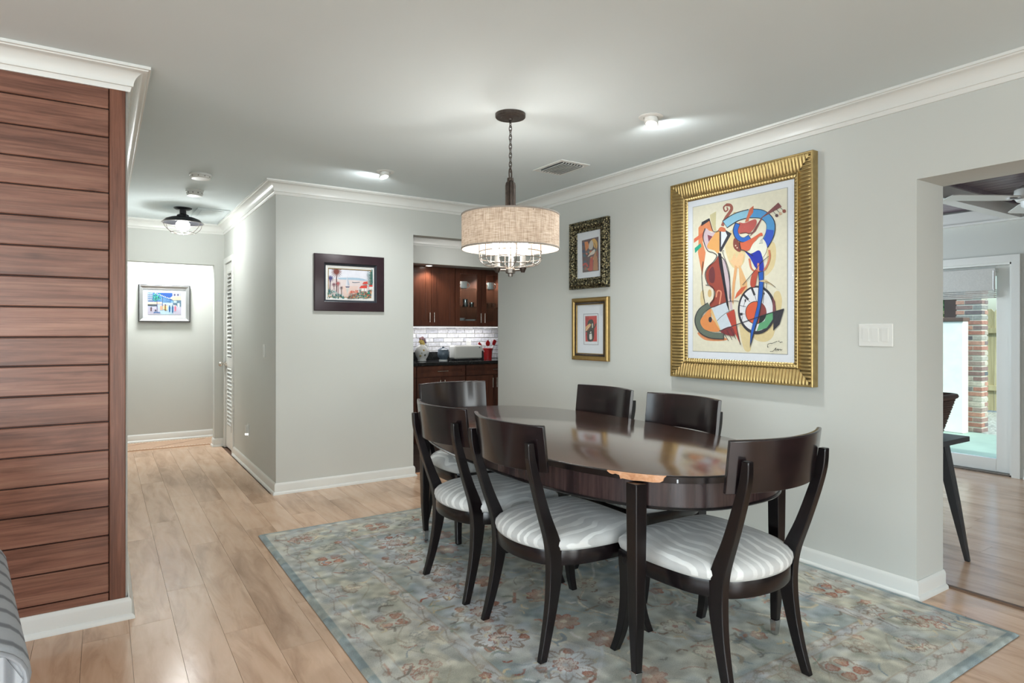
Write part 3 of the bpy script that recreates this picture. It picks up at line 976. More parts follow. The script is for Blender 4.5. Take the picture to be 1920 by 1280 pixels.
struct('trim_8', MB().box(XR2, XS, YBm - 0.02, YBm + 0.12, SZ - 0.034, SZ), 'plum_ceiling', 'dark moulding above the sunroom beam')
struct('trim_6', MB().box(XS - 0.05, XS, -1.5, 4.2, BZ, SZ - 0.02).box(XS - 0.065, XS, -1.5, 4.2, BZ - 0.012, BZ + 0.006), 'trim', 'white ceiling beam along the sunroom wall')
struct('trim_7', MB().box(4.62, 4.72, -1.5, 0.9, BZ, SZ), 'trim', 'white cross beam near the sunroom fan')
baseboard('baseboard_sunroom', [(XS, 2.10), (XS, -1.5)])

# patio door: casing, slab with glass, woven blind
pd = struct_root('door_2', 'white glazed patio door in the sunroom')
pd.location = (XS, 0, 0)
c = MB()
c.box(-0.022, 0.0, 2.122, 2.183, 0, 1.93).box(-0.022, 0.0, 3.15, 3.21, 0, 1.93).box(-0.022, 0.0, 2.1832, 3.1498, 1.868, 1.93)
c.build('door_casing', 'trim', pd)
c = MB()
c.box(0.0, 0.11, 2.183, 2.20, 0, 1.868).box(0.0, 0.11, 3.135, 3.15, 0, 1.868).box(0.0, 0.11, 2.183, 3.15, 1.85, 1.868)
c.build('door_jamb', 'trim', pd)
c = MB()
gx0, gx1 = 0.060, 0.100
ya = at_x(1868, 860, XS + 0.06)[1]
zb = at_x(1868, 860, XS + 0.06)[2]
c.box(gx0, gx1, 2.20, ya, 0.015, 1.85).box(gx0, gx1, 3.04, 3.135, 0.015, 1.85).box(gx0, gx1, ya, 3.04, 0.015, zb).box(gx0, gx1, ya, 3.04, 1.76, 1.85)
c.build('door_slab', 'trim', pd, bevel=0.004)
MB().box(0.078, 0.084, ya - 0.005, 3.045, zb - 0.005, 1.765).build('pane', 'door_glass', pd)
MB().box(0.0, 0.10, 2.183, 3.15, -0.002, 0.014).build('door_sill', 'bronze_grey', pd)
bl = thing('window_blind', 'pale woven roman blind raised at the top of the patio door', 'blind', (XS + 0.02, 2.68, 1.55))
y0, y1 = ya - 0.02 - 2.68, 3.08 - 2.68
MB().box(-0.035, 0.035, y0, y1, 0.245, 0.275).build('headrail', 'blind', bl, bevel=0.003)
MB().loft([[(-0.036, y, 0.265), (-0.030, y, 0.265), (-0.030, y, 0.085), (-0.036, y, 0.085)] for y in (y0, y1)]).build('valance', 'blind', bl)
for k in range(5):
    MB().box(-0.030 + 0.003 * k, 0.020, y0 + 0.01, y1, 0.012 + 0.016 * k, 0.024 + 0.016 * k).build('fold', 'blind', bl, bevel=0.004)
MB().tube([(-0.038, y0 + 0.015, 0.255), (-0.039, y0 + 0.015, 0.09), (-0.030, y0 + 0.006, 0.065)], 0.0025, 6).build('cord', 'chrome', bl, smooth=60)

# sunroom switch plate by the door
sy = at_x(1926, 600, XS)[1]
sw = thing('light_switch', 'white switch plate beside the patio door casing', 'switch', (XS, 2.055, 1.19))
MB().box(-0.006, 0, -0.06, 0.045, 0, 0.12).build('plate', 'white', sw, bevel=0.003)
MB().box(-0.009, -0.004, -0.035, 0.02, 0.03, 0.09).build('rocker', 'white', sw, bevel=0.002)

# ceiling fan
fx, fy = at_z(1946, 368, 2.24)[:2]
fan = thing('ceiling_fan', 'white ceiling fan under the plum sunroom ceiling', 'fan', (fx, fy, 2.175))
MB().cyl((0, 0, 0), 0.016, 0.14, SZ - 2.175, 12).cyl((0, 0, 0), 0.06, SZ - 2.175 - 0.03, SZ - 2.175, 18).build('rod', 'white', fan, smooth=40)
MB().lathe([(0.02, 0.16), (0.10, 0.15), (0.135, 0.12), (0.14, 0.07), (0.12, 0.04), (0.07, 0.03), (0.001, 0.03)], n=28, cap=True).build('motor_housing', 'white', fan, smooth=40)
MB().lathe([(0.10, 0.035), (0.095, 0.0), (0.05, -0.03), (0.001, -0.035)], n=24).build('hub_light', 'ceramic', fan, smooth=50)
for k in range(3):
    a = 2 * PI * k / 3 + 2.58
    blade = MB().loft([[(r_, -w_, 0.05 - 0.006), (r_, w_, 0.05 + 0.006), (r_, w_, 0.056 + 0.006), (r_, -w_, 0.056 - 0.006)] for r_, w_ in ((0.16, 0.045), (0.30, 0.062), (0.62, 0.07), (0.66, 0.055))]).build('blade', 'white', fan, rotz=a)
    MB().box(0.10, 0.22, -0.018, 0.018, 0.044, 0.05).build('blade_iron', 'chrome', blade)

# black console table with basket, behind the right wall
con = thing('console_table', 'black console table with tapered splayed legs behind the wall end', 'table', (0, 0, 0))
MB().box(3.53, 4.04, 1.53, 2.45, 0.655, 0.683).build('table_top', 'charcoal', con, bevel=0.003)
for lx, ly, fx_, fy_ in ((3.865, 1.60, 3.99, 1.522), (3.70, 1.60, 3.60, 1.53), (3.865, 2.36, 3.99, 2.46), (3.70, 2.36, 3.60, 2.46)):
    MB().rects([(lx, ly, 0.656, 0.058, 0.058), (lx + (fx_ - lx) * 0.5, ly + (fy_ - ly) * 0.5, 0.33, 0.046, 0.046), (fx_, fy_, 0.0, 0.024, 0.024)]).build('leg', 'charcoal', con, bevel=0.005)
MB().box(3.66, 3.90, 1.58, 2.40, 0.60, 0.656).build('apron', 'charcoal', con)
bk = thing('wicker_basket', 'dark brown wicker basket with handle on the black console table', 'basket', (3.80, 1.77, 0.684))
def rr_rect(hx, hy, rad, n=5):
    out = []
    for sx, sy, a0 in ((1, 1, 0), (-1, 1, PI / 2), (-1, -1, PI), (1, -1, 1.5 * PI)):
        for k in range(n + 1):
            a = a0 + PI / 2 * k / n
            out.append((sx * (hx - rad) + rad * math.cos(a), sy * (hy - rad) + rad * math.sin(a)))
    return out
b = MB()
nrow = 17
for k in range(nrow):
    t = k / (nrow - 1)
    hx, hy = 0.135 + 0.045 * t, 0.155 + 0.05 * t
    pts = rr_rect(hx, hy, 0.05, 6)
    b.tube([(x + 0.004 * math.cos(i * PI + k * PI), y + 0.004 * math.sin(i * PI + k * PI), 0.008 + 0.205 * t) for i, (x, y) in enumerate(pts)], 0.0078, 5, True)
tag(b.build('woven_wall', 'wicker', bk, smooth=60), kind='stuff')
MB().prism(rr_rect(0.13, 0.15, 0.05), 0.0, 0.01).build('bottom', 'wicker', bk)
MB().tube([(x, y, 0.225) for x, y in rr_rect(0.185, 0.21, 0.05, 6)], 0.014, 7, True).build('rim', 'wicker', bk, smooth=60)
MB().tube([(0.20, -0.10, 0.225), (0.212, -0.05, 0.236), (0.212, 0.05, 0.236), (0.20, 0.10, 0.225)], 0.017, 8).build('handle', 'black', bk, smooth=60)
MB().tube([(-0.20, -0.10, 0.225), (-0.212, -0.05, 0.236), (-0.212, 0.05, 0.236), (-0.20, 0.10, 0.225)], 0.017, 8).build('handle', 'black', bk, smooth=60)

# ---- outside: patio, stucco wall, brick column, post, fence, shrubs
GZ = -0.12
tag(MB().box(XS + 0.12, 9.98, -3, 9, GZ - 0.1, GZ).build('patio_ground', 'patio'), kind='structure', label='pale green grey concrete patio outside the door')
tag(MB().box(9.98, 24, -8, 16, GZ - 0.14, GZ - 0.03).build('gravel_ground', 'gravel'), kind='structure', label='pale gravel ground beyond the patio')
XC = 10.0
yc0 = at_x(1841, 800, XC)[1]
yc1 = yc0 + 0.42
col = thing('brick_column', 'square brick column of mixed red and grey bricks on the patio', 'column', (XC, yc0, GZ))
MB().box(0.008, 0.192, 0.008, 0.304, 0.0, 2.6).build('mortar_core', 'mortar', col)
rows = 36
hb = 0.0615
brk = {}
rnd = random.Random(6)
def brick(sx, sy, x, y, z):
    key = (sx, sy)
    if key not in brk:
        o = MB().box(0, sx, 0, sy, 0, hb - 0.012).build('brick', 'brick', col)
        brk[key] = o.data
        o.location = (x, y, z)
    else:
        obj('brick', brk[key], None, col, loc=(x, y, z))
for k in range(rows):
    z = k * (hb + 0.0085) + 0.008
    # two visible faces: towards the house (x = 0) and the sunny side (y = 0)
    if k % 2:
        brick(0.094, 0.2, 0.0, 0.0, z); brick(0.094, 0.1, 0.0, 0.212, z)
        brick(0.094, 0.094, 0.106, 0.0, z)
    else:
        brick(0.2, 0.1, 0.0, 0.0, z); brick(0.094, 0.2, 0.0, 0.112, z)
sx_ = 9.72
ys0 = at_x(1806, 700, sx_)[1]
sw_ = thing('stucco_wall', 'white stucco garden wall in front of the brick column', 'wall', (sx_, ys0, GZ))
MB().box(0, 0.16, 0, 1.9, 0, 1.52).build('wall_body', 'stucco', sw_, bevel=0.01)
MB().box(-0.02, 0.18, -0.01, 1.9, 1.52, 1.57).build('coping', 'post', sw_, bevel=0.006)
MB().box(-0.012, 0.0, 0.26, 0.42, 1.02, 1.22).build('wall_plaque', P('green_plaque', (112, 132, 110), 0.6), sw_)
py0 = at_x(1794, 590, 10.6)[1]
pp = thing('porch_post', 'brown painted porch post rising behind the stucco wall', 'post', (10.6, py0, GZ))
MB().box(0, 0.16, 0, 0.17, 0, 2.7).build('post_shaft', 'post', pp, bevel=0.006)
MB().box(-0.03, 0.19, -0.03, 0.20, 0, 0.16).build('post_base', 'post', pp, bevel=0.006)
fn = thing('board_fence', 'weathered vertical board fence beyond the brick column', 'fence', (13.0, 2.6, GZ))
y = 0.0
fme = None
while y < 3.4:
    if fme is None:
        o = MB().loft([[(0, 0.004, 0), (0.02, 0.004, 0), (0.02, 0.136, 0), (0, 0.136, 0)], [(0, 0.004, 1.72), (0.02, 0.004, 1.72), (0.02, 0.136, 1.72), (0, 0.136, 1.72)], [(0, 0.04, 1.77), (0.02, 0.04, 1.77), (0.02, 0.10, 1.77), (0, 0.10, 1.77)]]).build('fence_board', 'fence', fn)
        fme = o.data
    else:
        obj('fence_board', fme, None, fn, loc=(0, y, 0))
    y += 0.14
for z in (0.35, 1.35):
    MB().box(-0.04, 0.0, 0, 3.45, z, z + 0.09).build('fence_rail', 'fence', fn)
def shrub(x, y, hgt, rad, n, seed, label):
    s = thing('garden_shrub', label, 'shrub', (x, y, GZ), group='shrubs beyond the patio')
    rnd = random.Random(seed)
    b = MB()
    for k in range(n):
        a, u, rr = rnd.random() * 2 * PI, rnd.random(), rnd.random() ** 0.5
        c = Vector((math.cos(a) * rad * rr, math.sin(a) * rad * rr, hgt * (0.2 + 0.8 * u)))
        d = Vector((rnd.uniform(-1, 1), rnd.uniform(-1, 1), rnd.uniform(-0.4, 1))).normalized() * 0.12
        e = d.cross(Vector((rnd.uniform(-1, 1), rnd.uniform(-1, 1), rnd.uniform(-1, 1)))).normalized() * 0.04
        b.add([c - d, c + e, c + d, c - e], [(0, 1, 2, 3)])
    tag(b.build('foliage', 'leaf', s), kind='stuff')
    MB().cyl((0, 0, 0), 0.03, 0, hgt * 0.6, 8).build('stem', 'post', s)
shrub(11.9, 5.1, 2.8, 0.6, 700, 1, 'tall green shrub behind the stucco wall and porch post')
shrub(12.2, 6.6, 2.4, 0.8, 500, 2, 'wide green shrub farther along behind the stucco wall')

# ================================================================== RUG
RX0, RX1, RY0, RY1 = 0.80, 3.192, 1.03, 4.10
def make_rug():
    st_ = 0.0052
    nx, ny = int((RX1 - RX0) / st_), int((RY1 - RY0) / st_)
    xs = np.linspace(0, RX1 - RX0, nx)
    ys = np.linspace(0, RY1 - RY0, ny)
    X, Y = np.meshgrid(xs, ys)
    W_, H_ = RX1 - RX0, RY1 - RY0
    rg = np.random.default_rng(12)
    def lat_noise(cell, seed):
        g = np.random.default_rng(seed)
        a, b_ = int(W_ / cell) + 3, int(H_ / cell) + 3
        G = g.random((b_, a))
        fx_, fy_ = X / cell, Y / cell
        ix, iy = fx_.astype(int), fy_.astype(int)
        tx, ty = fx_ - ix, fy_ - iy
        tx, ty = tx * tx * (3 - 2 * tx), ty * ty * (3 - 2 * ty)
        return (G[iy, ix] * (1 - tx) + G[iy, ix + 1] * tx) * (1 - ty) + (G[iy + 1, ix] * (1 - tx) + G[iy + 1, ix + 1] * tx) * ty
    n1, n2, n3 = lat_noise(0.30, 1), lat_noise(0.11, 2), lat_noise(0.035, 3)
    nz = 0.5 * n1 + 0.3 * n2 + 0.2 * n3
    C = np.zeros((ny, nx, 3))
    def lerp(a, b_, t):
        t = np.clip(t, 0, 1)[..., None]
        return np.array(a, float) * (1 - t) + np.array(b_, float) * t
    D = np.minimum(np.minimum(X, W_ - X), np.minimum(Y, H_ - Y))
    ctr = np.clip((np.hypot((X - W_ / 2) / W_, (Y - H_ / 2) / H_)) * 2, 0, 1)
    field = lerp((128, 146, 154), (176, 178, 168), (n1 * 0.5 + n2 * 0.5 - 0.28) * 1.9)
    border = lerp((160, 164, 154), (192, 190, 178), (nz - 0.3) * 2.2)
    border = border * (1 - 0.35 * np.clip((n2 - 0.62) * 5, 0, 1)[..., None]) + np.array((150, 158, 172.)) * (0.35 * np.clip((n2 - 0.62) * 5, 0, 1)[..., None])
    guard = lerp((158, 164, 164), (182, 182, 176), nz)
    C[:] = border
    C[D < 0.125] = guard[D < 0.125]
    C[D < 0.034] = lerp((108, 128, 138), (134, 150, 156), n2)[D < 0.034]
    ing = (D > 0.365) & (D < 0.425)
    C[ing] = lerp((166, 170, 176), (182, 182, 180), n2)[ing]
    C[D >= 0.425] = field[D >= 0.425]
    for d0 in (0.125, 0.365, 0.425):
        line = np.abs(D - d0 - (n3 - 0.5) * 0.004) < 0.0045
        C[line] = C[line] * 0.55 + np.array((150, 128, 108.)) * 0.45
    sxp, syp = (nx - 1) / W_, (ny - 1) / H_
    def window(x0_, x1_, y0_, y1_):
        i0, i1 = max(0, int(x0_ * sxp)), max(1, min(nx, int(x1_ * sxp) + 2))
        j0, j1 = max(0, int(y0_ * syp)), max(1, min(ny, int(y1_ * syp) + 2))
        return (slice(j0, max(j1, j0 + 1)), slice(i0, max(i1, i0 + 1)))
    def local(cx, cy, R):
        return window(cx - R, cx + R, cy - R, cy + R)
    def rosette(cx, cy, R, k, fill, edge, core, a=0.75, rot=0.0):
        m = local(cx, cy, R * 1.3)
        dx, dy = X[m] - cx, Y[m] - cy
        r_, th = np.hypot(dx, dy), np.arctan2(dy, dx) + rot
        prof = R * (0.68 + 0.32 * np.abs(np.cos(k * th / 2)))
        sub = C[m]
        ins = r_ < prof
        sub[ins] = sub[ins] * (1 - a * 0.75) + np.array(fill, float) * a * 0.75
        ed = np.abs(r_ - prof) < max(0.0035, R * 0.07)
        sub[ed] = sub[ed] * (1 - a) + np.array(edge, float) * a
        rad = (np.abs(np.sin(k * th / 2)) < 0.16) & (r_ < prof) & (r_ > R * 0.25)
        sub[rad] = sub[rad] * (1 - a * 0.8) + np.array(edge, float) * a * 0.8
        co = r_ < R * 0.22
        sub[co] = sub[co] * (1 - a) + np.array(core, float) * a
        C[m] = sub
    def cluster(cx, cy, s, col_fill, col_edge, seed):
        g = np.random.default_rng(seed)
        for k in range(7):
            a = 2 * PI * k / 6 if k < 6 else 0
            rr = s if k < 6 else 0
            rosette(cx + rr * math.cos(a) * 1.15 + g.normal(0, 0.006), cy + rr * math.sin(a) * 0.95 + g.normal(0, 0.006), s * 0.48, 5, col_fill, col_edge, (196, 190, 176), 0.62, g.random() * 6)
    def stroke(pts, wdt, col, a=0.7):
        pts = catmull(pts, 10)
        for (x0_, y0_), (x1_, y1_) in zip(pts[:-1], pts[1:]):
            L = math.hypot(x1_ - x0_, y1_ - y0_)
            m = window(min(x0_, x1_) - wdt, max(x0_, x1_) + wdt, min(y0_, y1_) - wdt, max(y0_, y1_) + wdt)
            if L < 1e-6 or X[m].size == 0:
                continue
            px_, py_ = X[m] - x0_, Y[m] - y0_
            t = np.clip((px_ * (x1_ - x0_) + py_ * (y1_ - y0_)) / L ** 2, 0, 1)
            dd = np.hypot(px_ - t * (x1_ - x0_), py_ - t * (y1_ - y0_))
            sub = C[m]
            k = dd < wdt / 2
            sub[k] = sub[k] * (1 - a) + np.array(col, float) * a
            C[m] = sub
    def halo(cx, cy, R, col, a):
        m = local(cx, cy, R)
        r_ = np.hypot(X[m] - cx, Y[m] - cy) / R
        t = (np.clip(1.0 - r_, 0, 0.45) / 0.45 * a)[..., None]
        C[m] = C[m] * (1 - t) + np.array(col, float) * t
    RED, RUST, BRN, GRY, LIL, CRM = (150, 84, 72), (176, 106, 82), (128, 106, 94), (122, 124, 122), (196, 200, 208), (204, 198, 182)
    # guard vines
    for base in (0.085, 0.395):
        n = 60
        for side in range(4):
            L = W_ if side % 2 == 0 else H_
            pts = []
            for k in range(n + 1):
                s = base + (L - 2 * base) * k / n
                d_ = base + 0.014 * math.sin(k * 1.05)
                pts.append({0: (s, d_), 1: (W_ - d_, s), 2: (s, H_ - d_), 3: (d_, s)}[side])
            stroke(pts, 0.006, (134, 128, 122), 0.55)
            for k in range(1, n, 3):
                x_, y_ = pts[k]
                rosette(x_, y_, 0.016, 4, (176, 160, 150), (140, 118, 110), (170, 120, 104), 0.5, k)
    # main border: clusters, palmettes and vines
    dB = 0.245
    seed = 0
    for side in range(4):
        L = W_ if side % 2 == 0 else H_
        n = int(round((L - 2 * dB) / 0.21))
        vine = []
        for k in range(n + 1):
            s = dB + (L - 2 * dB) * k / n
            off = 0.055 * (1 if k % 2 else -1)
            p = {0: (s, dB + off), 1: (W_ - dB - off, s), 2: (s, H_ - dB - off), 3: (dB + off, s)}[side]
            vine.append({0: (s, dB - off), 1: (W_ - dB + off, s), 2: (s, H_ - dB + off), 3: (dB - off, s)}[side])
            seed += 1
            if k % 4 == 2:
                q = {0: (s, dB), 1: (W_ - dB, s), 2: (s, H_ - dB), 3: (dB, s)}[side]
                halo(*q, 0.13, (186, 186, 182), 0.7)
                rosette(*q, 0.085, 4, (160, 164, 156), BRN, (206, 202, 190), 0.6, PI / 4)
                for a in range(4):
                    rosette(q[0] + 0.048 * math.cos(a * PI / 2 + 0.78), q[1] + 0.048 * math.sin(a * PI / 2 + 0.78), 0.026, 3, RUST, RED, RUST, 0.75, a)
            elif k % 2 == 0:
                cluster(*p, 0.046, (176, 158, 148), RED if seed % 3 else BRN, seed)
            else:
                cluster(*p, 0.042, (170, 166, 158), GRY if seed % 2 else BRN, seed)
                rosette(p[0] + 0.07, p[1] + 0.05, 0.022, 5, RUST, RED, CRM, 0.7)
        stroke(vine, 0.007, (146, 140, 126), 0.55)
    # field: vines, palmettes with pale haloes, leaves
    g = np.random.default_rng(5)
    fx0, fx1, fy0, fy1 = 0.47, W_ - 0.47, 0.47, H_ - 0.47
    for k in range(9):
        x_ = fx0 + (fx1 - fx0) * ((k % 3) + 0.5) / 3
        pts = [(x_ + 0.16 * math.sin(j * 1.3 + k), fy0 + (fy1 - fy0) * j / 9 + 0.05 * math.cos(j * 2.1 + k)) for j in range(10)]
        if k < 3:
            stroke(pts, 0.014, CRM, 0.6)
            stroke([(a + 0.01, b_ + 0.01) for a, b_ in pts], 0.004, BRN, 0.4)
        elif k < 6:
            stroke([(b_ * 0 + a * 0 + fx0 + (fx1 - fx0) * j / 9, fy0 + (fy1 - fy0) * ((k - 3) + 0.5) / 3 + 0.14 * math.sin(j * 1.5 + k)) for j, (a, b_) in enumerate(pts)], 0.012, LIL, 0.6)
        else:
            stroke([(a - 0.12, b_ + 0.1) for a, b_ in pts], 0.008, (176, 158, 128), 0.55)
    spots = []
    for j in range(8):
        for i in range(5):
            spots.append((fx0 + (fx1 - fx0) * (i + 0.5 + 0.25 * (j % 2) - 0.12) / 5 + g.normal(0, 0.025), fy0 + (fy1 - fy0) * (j + 0.5) / 8 + g.normal(0, 0.025)))
    for k, (x_, y_) in enumerate(spots):
        kind = k % 5
        if kind == 0:
            halo(x_, y_, 0.19, LIL, 0.85)
            rosette(x_, y_, 0.115, 10, LIL, BRN, (206, 208, 214), 0.7, g.random())
            rosette(x_, y_, 0.050, 8, (190, 170, 160), RED, LIL, 0.8, g.random())
            for a in range(3):
                rosette(x_ + 0.10 * math.cos(a * 2.1 + k), y_ + 0.10 * math.sin(a * 2.1 + k), 0.020, 3, RUST, RED, RED, 0.8, a)
        elif kind == 1:
            rosette(x_, y_, 0.070, 8, RUST, RED, CRM, 0.7, g.random())
        elif kind == 2:
            halo(x_, y_, 0.11, (184, 180, 160), 0.6)
            rosette(x_, y_, 0.060, 6, CRM, BRN, RED, 0.65, g.random())
        elif kind == 3:
            a = g.random() * 6.28
            stroke([(x_ - 0.10 * math.cos(a), y_ - 0.10 * math.sin(a)), (x_ + 0.02, y_ + 0.03), (x_ + 0.10 * math.cos(a), y_ + 0.10 * math.sin(a))], 0.026, (116, 132, 136), 0.6)
            rosette(x_ + 0.03, y_, 0.034, 5, RUST, RED, CRM, 0.75)
        else:
            cluster(x_, y_, 0.040, (180, 170, 160), RED, k)
    for k in range(150):
        x_, y_ = g.uniform(0.45, W_ - 0.45), g.uniform(0.45, H_ - 0.45)
        a = g.random() * 6.28
        L = g.uniform(0.015, 0.04)
        c = (RED, BRN, GRY, CRM, (188, 172, 136))[k % 5]
        stroke([(x_, y_), (x_ + L * math.cos(a), y_ + L * math.sin(a)), (x_ + 1.7 * L * math.cos(a + 0.5), y_ + 1.7 * L * math.sin(a + 0.5))], 0.010, c, 0.6)
    # small squiggles and leaf strokes all over, as in a hand-tufted floral
    for k in range(620):
        x_, y_ = g.uniform(0.06, W_ - 0.06), g.uniform(0.06, H_ - 0.06)
        inner = min(x_, W_ - x_, y_, H_ - y_) > 0.42
        a = g.random() * 6.28
        L = g.uniform(0.018, 0.055)
        bend = g.uniform(-1.4, 1.4)
        c = [(116, 110, 104), (140, 128, 112), (120, 134, 146), (196, 196, 196), (190, 178, 150), (128, 140, 128), (150, 100, 86)][k % 7]
        stroke([(x_, y_), (x_ + L * math.cos(a), y_ + L * math.sin(a)), (x_ + L * math.cos(a) + L * math.cos(a + bend), y_ + L * math.sin(a) + L * math.sin(a + bend))], g.uniform(0.005, 0.013) if not inner else g.uniform(0.006, 0.018), c, g.uniform(0.3, 0.6))
    # blue and cream blotches of the washed pile
    n4, n5 = lat_noise(0.07, 7), lat_noise(0.16, 8)
    bl_ = np.clip((n4 * 0.6 + n5 * 0.4 - 0.56) * 4, 0, 0.42)[..., None]
    C = C * (1 - bl_) + np.array((146, 158, 170.)) * bl_
    cr_ = np.clip((0.44 - (n4 * 0.5 + n2 * 0.5)) * 4, 0, 0.40)[..., None]
    C = C * (1 - cr_) + np.array((190, 186, 170.)) * cr_
    # worn wool: soft loss of pattern
    fade = (0.28 * np.clip((n1 - 0.35) * 1.6, 0, 1) + 0.06)[..., None]
    C = C * (1 - fade) + (lerp((168, 172, 168), (182, 180, 172), n2)) * fade
    C = C * (0.88 + 0.24 * n3[..., None])
    C = (C * 0.86 + C.mean(-1, keepdims=True) * 0.14) * 1.15 + np.array((3.0, 1.0, -3.0))
    lin = np.clip(C / 255.0, 0, 1)
    lin = np.where(lin <= 0.04045, lin / 12.92, ((lin + 0.055) / 1.055) ** 2.4)
    Z = 0.0125 + (n3 - 0.5) * 0.0016 - np.clip(0.012 - D, 0, 0.012) * 0.7
    V = np.stack([X + RX0, Y + RY0, Z], -1).reshape(-1, 3)
    idx = np.arange(nx * ny).reshape(ny, nx)
    Q = np.stack([idx[:-1, :-1], idx[:-1, 1:], idx[1:, 1:], idx[1:, :-1]], -1).reshape(-1, 4)
    me = bpy.data.meshes.new('pile')
    me.vertices.add(len(V)); me.vertices.foreach_set('co', V.ravel())
    me.loops.add(Q.size); me.loops.foreach_set('vertex_index', Q.ravel())
    me.polygons.add(len(Q)); me.polygons.foreach_set('loop_start', np.arange(len(Q)) * 4)
    me.update(calc_edges=True)
    at = me.color_attributes.new('Col', 'FLOAT_COLOR', 'POINT')
    at.data.foreach_set('color', np.concatenate([lin.reshape(-1, 3), np.ones((len(V), 1))], 1).ravel())
    k = NT('wool_rug')
    a = k.n('ShaderNodeAttribute', attribute_name='Col')
    v = k.coords((1, 1, 1), rand=False)
    sh = k.ramp(k.noise(v, 380, 2), [(0.3, (0.80, 0.80, 0.80)), (0.7, (1.12, 1.12, 1.12))])
    k.l(k.mix(1.0, a.outputs['Color'], sh, 'MULTIPLY'), k.b.inputs['Base Color'])
    k.b.inputs['Roughness'].default_value = 0.95
    k.b.inputs['Specular IOR Level'].default_value = 0.1
    k.bump(k.noise(v, 420, 2), 0.5, 0.004)
    rug = thing('area_rug', 'faded blue and sage floral wool rug under the dining table', 'rug', (0, 0, 0))
    obj('pile', me, k.m, rug, smooth=180)
    MB().box(RX0 + 0.002, RX1 - 0.002, RY0 + 0.002, RY1 - 0.002, 0.0005, 0.004).build('backing', P('rug_backing', (96, 112, 120), 0.9), rug)
make_rug()
rn = thing('runner_rug', 'tan patterned runner on the cross hall floor', 'rug', (0.35, 7.97, 0))
MB().box(-1.2, 1.2, -0.25, 0.25, 0.0, 0.008).build('weave', P('tan_runner', (206, 172, 146), 0.9, var=0.06, vscale=20, bump=0.3, bscale=300), rn)
for yy in (-0.225, 0.225):
    b = MB()
    for k in range(80):
        b.box(-1.19 + k * 0.03, -1.19 + k * 0.03 + 0.018, yy - 0.008, yy + 0.008, 0.008, 0.0095)
    tag(b.build('border_dashes', P('cream_thread', (232, 220, 204), 0.9), rn), kind='stuff')
for k in range(4):
    x0 = -1.1 + k * 0.6
    MB().loft([[(x0, -0.18, 0.0082), (x0 + 0.008, -0.18, 0.0082), (x0 + 0.008, -0.18, 0.0094), (x0, -0.18, 0.0094)], [(x0 + 0.55, 0.18, 0.0082), (x0 + 0.558, 0.18, 0.0082), (x0 + 0.558, 0.18, 0.0094), (x0 + 0.55, 0.18, 0.0094)]]).build('woven_line', P('brown_thread', (138, 100, 84), 0.9), rn)

# ================================================================== DINING TABLE
FZ = 0.0138
tb = thing('dining_table', 'dark mahogany oval dining table with a chipped front edge', 'table', (1.9775, 2.5075, FZ), math.radians(-1.65))
TA, TB_, TN = 0.54, 1.11, 2.6
TH = 0.77 - FZ
def oval(da, n=128):
    out = []
    for k in range(n):
        t = 2 * PI * k / n
        c_, s_ = math.cos(t), math.sin(t)
        out.append(((TA + da) * math.copysign(abs(c_) ** (2 / TN), c_), (TB_ + da) * math.copysign(abs(s_) ** (2 / TN), s_)))
    return out
def oval_rings(spec, n=128):
    return [[(x, y, z) for x, y in oval(d, n)] for d, z in spec]
MB().loft(oval_rings([(-0.010, TH - 0.006), (-0.004, TH - 0.001), (-0.007, TH)])).build('table_top', 'table_top', tb, smooth=35)
MB().loft(oval_rings([(-0.012, TH - 0.030), (0.0, TH - 0.026), (0.002, TH - 0.005), (-0.002, TH - 0.0012), (-0.0045, TH - 0.0008), (-0.012, TH - 0.004)])).build('edge_band', 'espresso', tb, smooth=35)
MB().loft(oval_rings([(-0.030, TH - 0.036), (-0.016, TH - 0.030), (-0.016, TH - 0.116), (-0.030, TH - 0.116)])).build('apron', 'apron', tb, smooth=35)
MB().loft(oval_rings([(-0.022, TH - 0.124), (-0.012, TH - 0.124), (-0.008, TH - 0.119), (-0.012, TH - 0.114), (-0.022, TH - 0.114)]), cap=True).build('apron_bead', 'espresso', tb, smooth=40)
LA, LB = 0.392, 0.925
for sx in (-1, 1):
    for sy in (-1, 1):
        x, y = sx * (LA - 0.004), sy * (LB - 0.006)
        leg = MB().rects([(x, y, TH - 0.031, 0.052, 0.052), (x, y, TH - 0.125, 0.052, 0.052), (x, y, 0.45, 0.049, 0.049), (x, y, 0.22, 0.040, 0.040), (x - sx * 0.004, y - sy * 0.004, 0.062, 0.029, 0.029)]).build('leg', 'espresso', tb, bevel=0.004)
        MB().rects([(x - sx * 0.004, y - sy * 0.004, 0.062, 0.031, 0.031), (x - sx * 0.005, y - sy * 0.005, 0.0, 0.022, 0.022)]).build('ferrule', 'chrome', leg, bevel=0.002)
# broken veneer along the near edge (follows the outline of the top)
def oval_pt(x_target, da):
    """point on the -x side of the outline at local y"""
    y = x_target
    return -(TA + da) * (1 - abs(y / (TB_ + da)) ** TN) ** (1 / TN)
cz = [(-0.992, 0.0), (-0.989, 0.002), (-0.985, 0.009), (-0.978, 0.012), (-0.96, 0.013), (-0.93, 0.012), (-0.905, 0.013), (-0.885, 0.012), (-0.868, 0.011), (-0.862, 0.0125), (-0.858, 0.005), (-0.845, 0.003), (-0.835, 0.005), (-0.826, 0.004), (-0.815, 0.0)]
def chip_ring(y, depth):
    zt = TH - 0.0015
    zb_ = TH - 0.005 - depth * 1.7
    return [(oval_pt(y, 0.0035), y, zt), (oval_pt(y, 0.0035), y, zb_), (oval_pt(y, -0.010), y, zb_), (oval_pt(y, -0.010), y, zt)]
MB().loft([chip_ring(y, d) for y, d in cz]).build('chipped_edge', 'chip', tb)
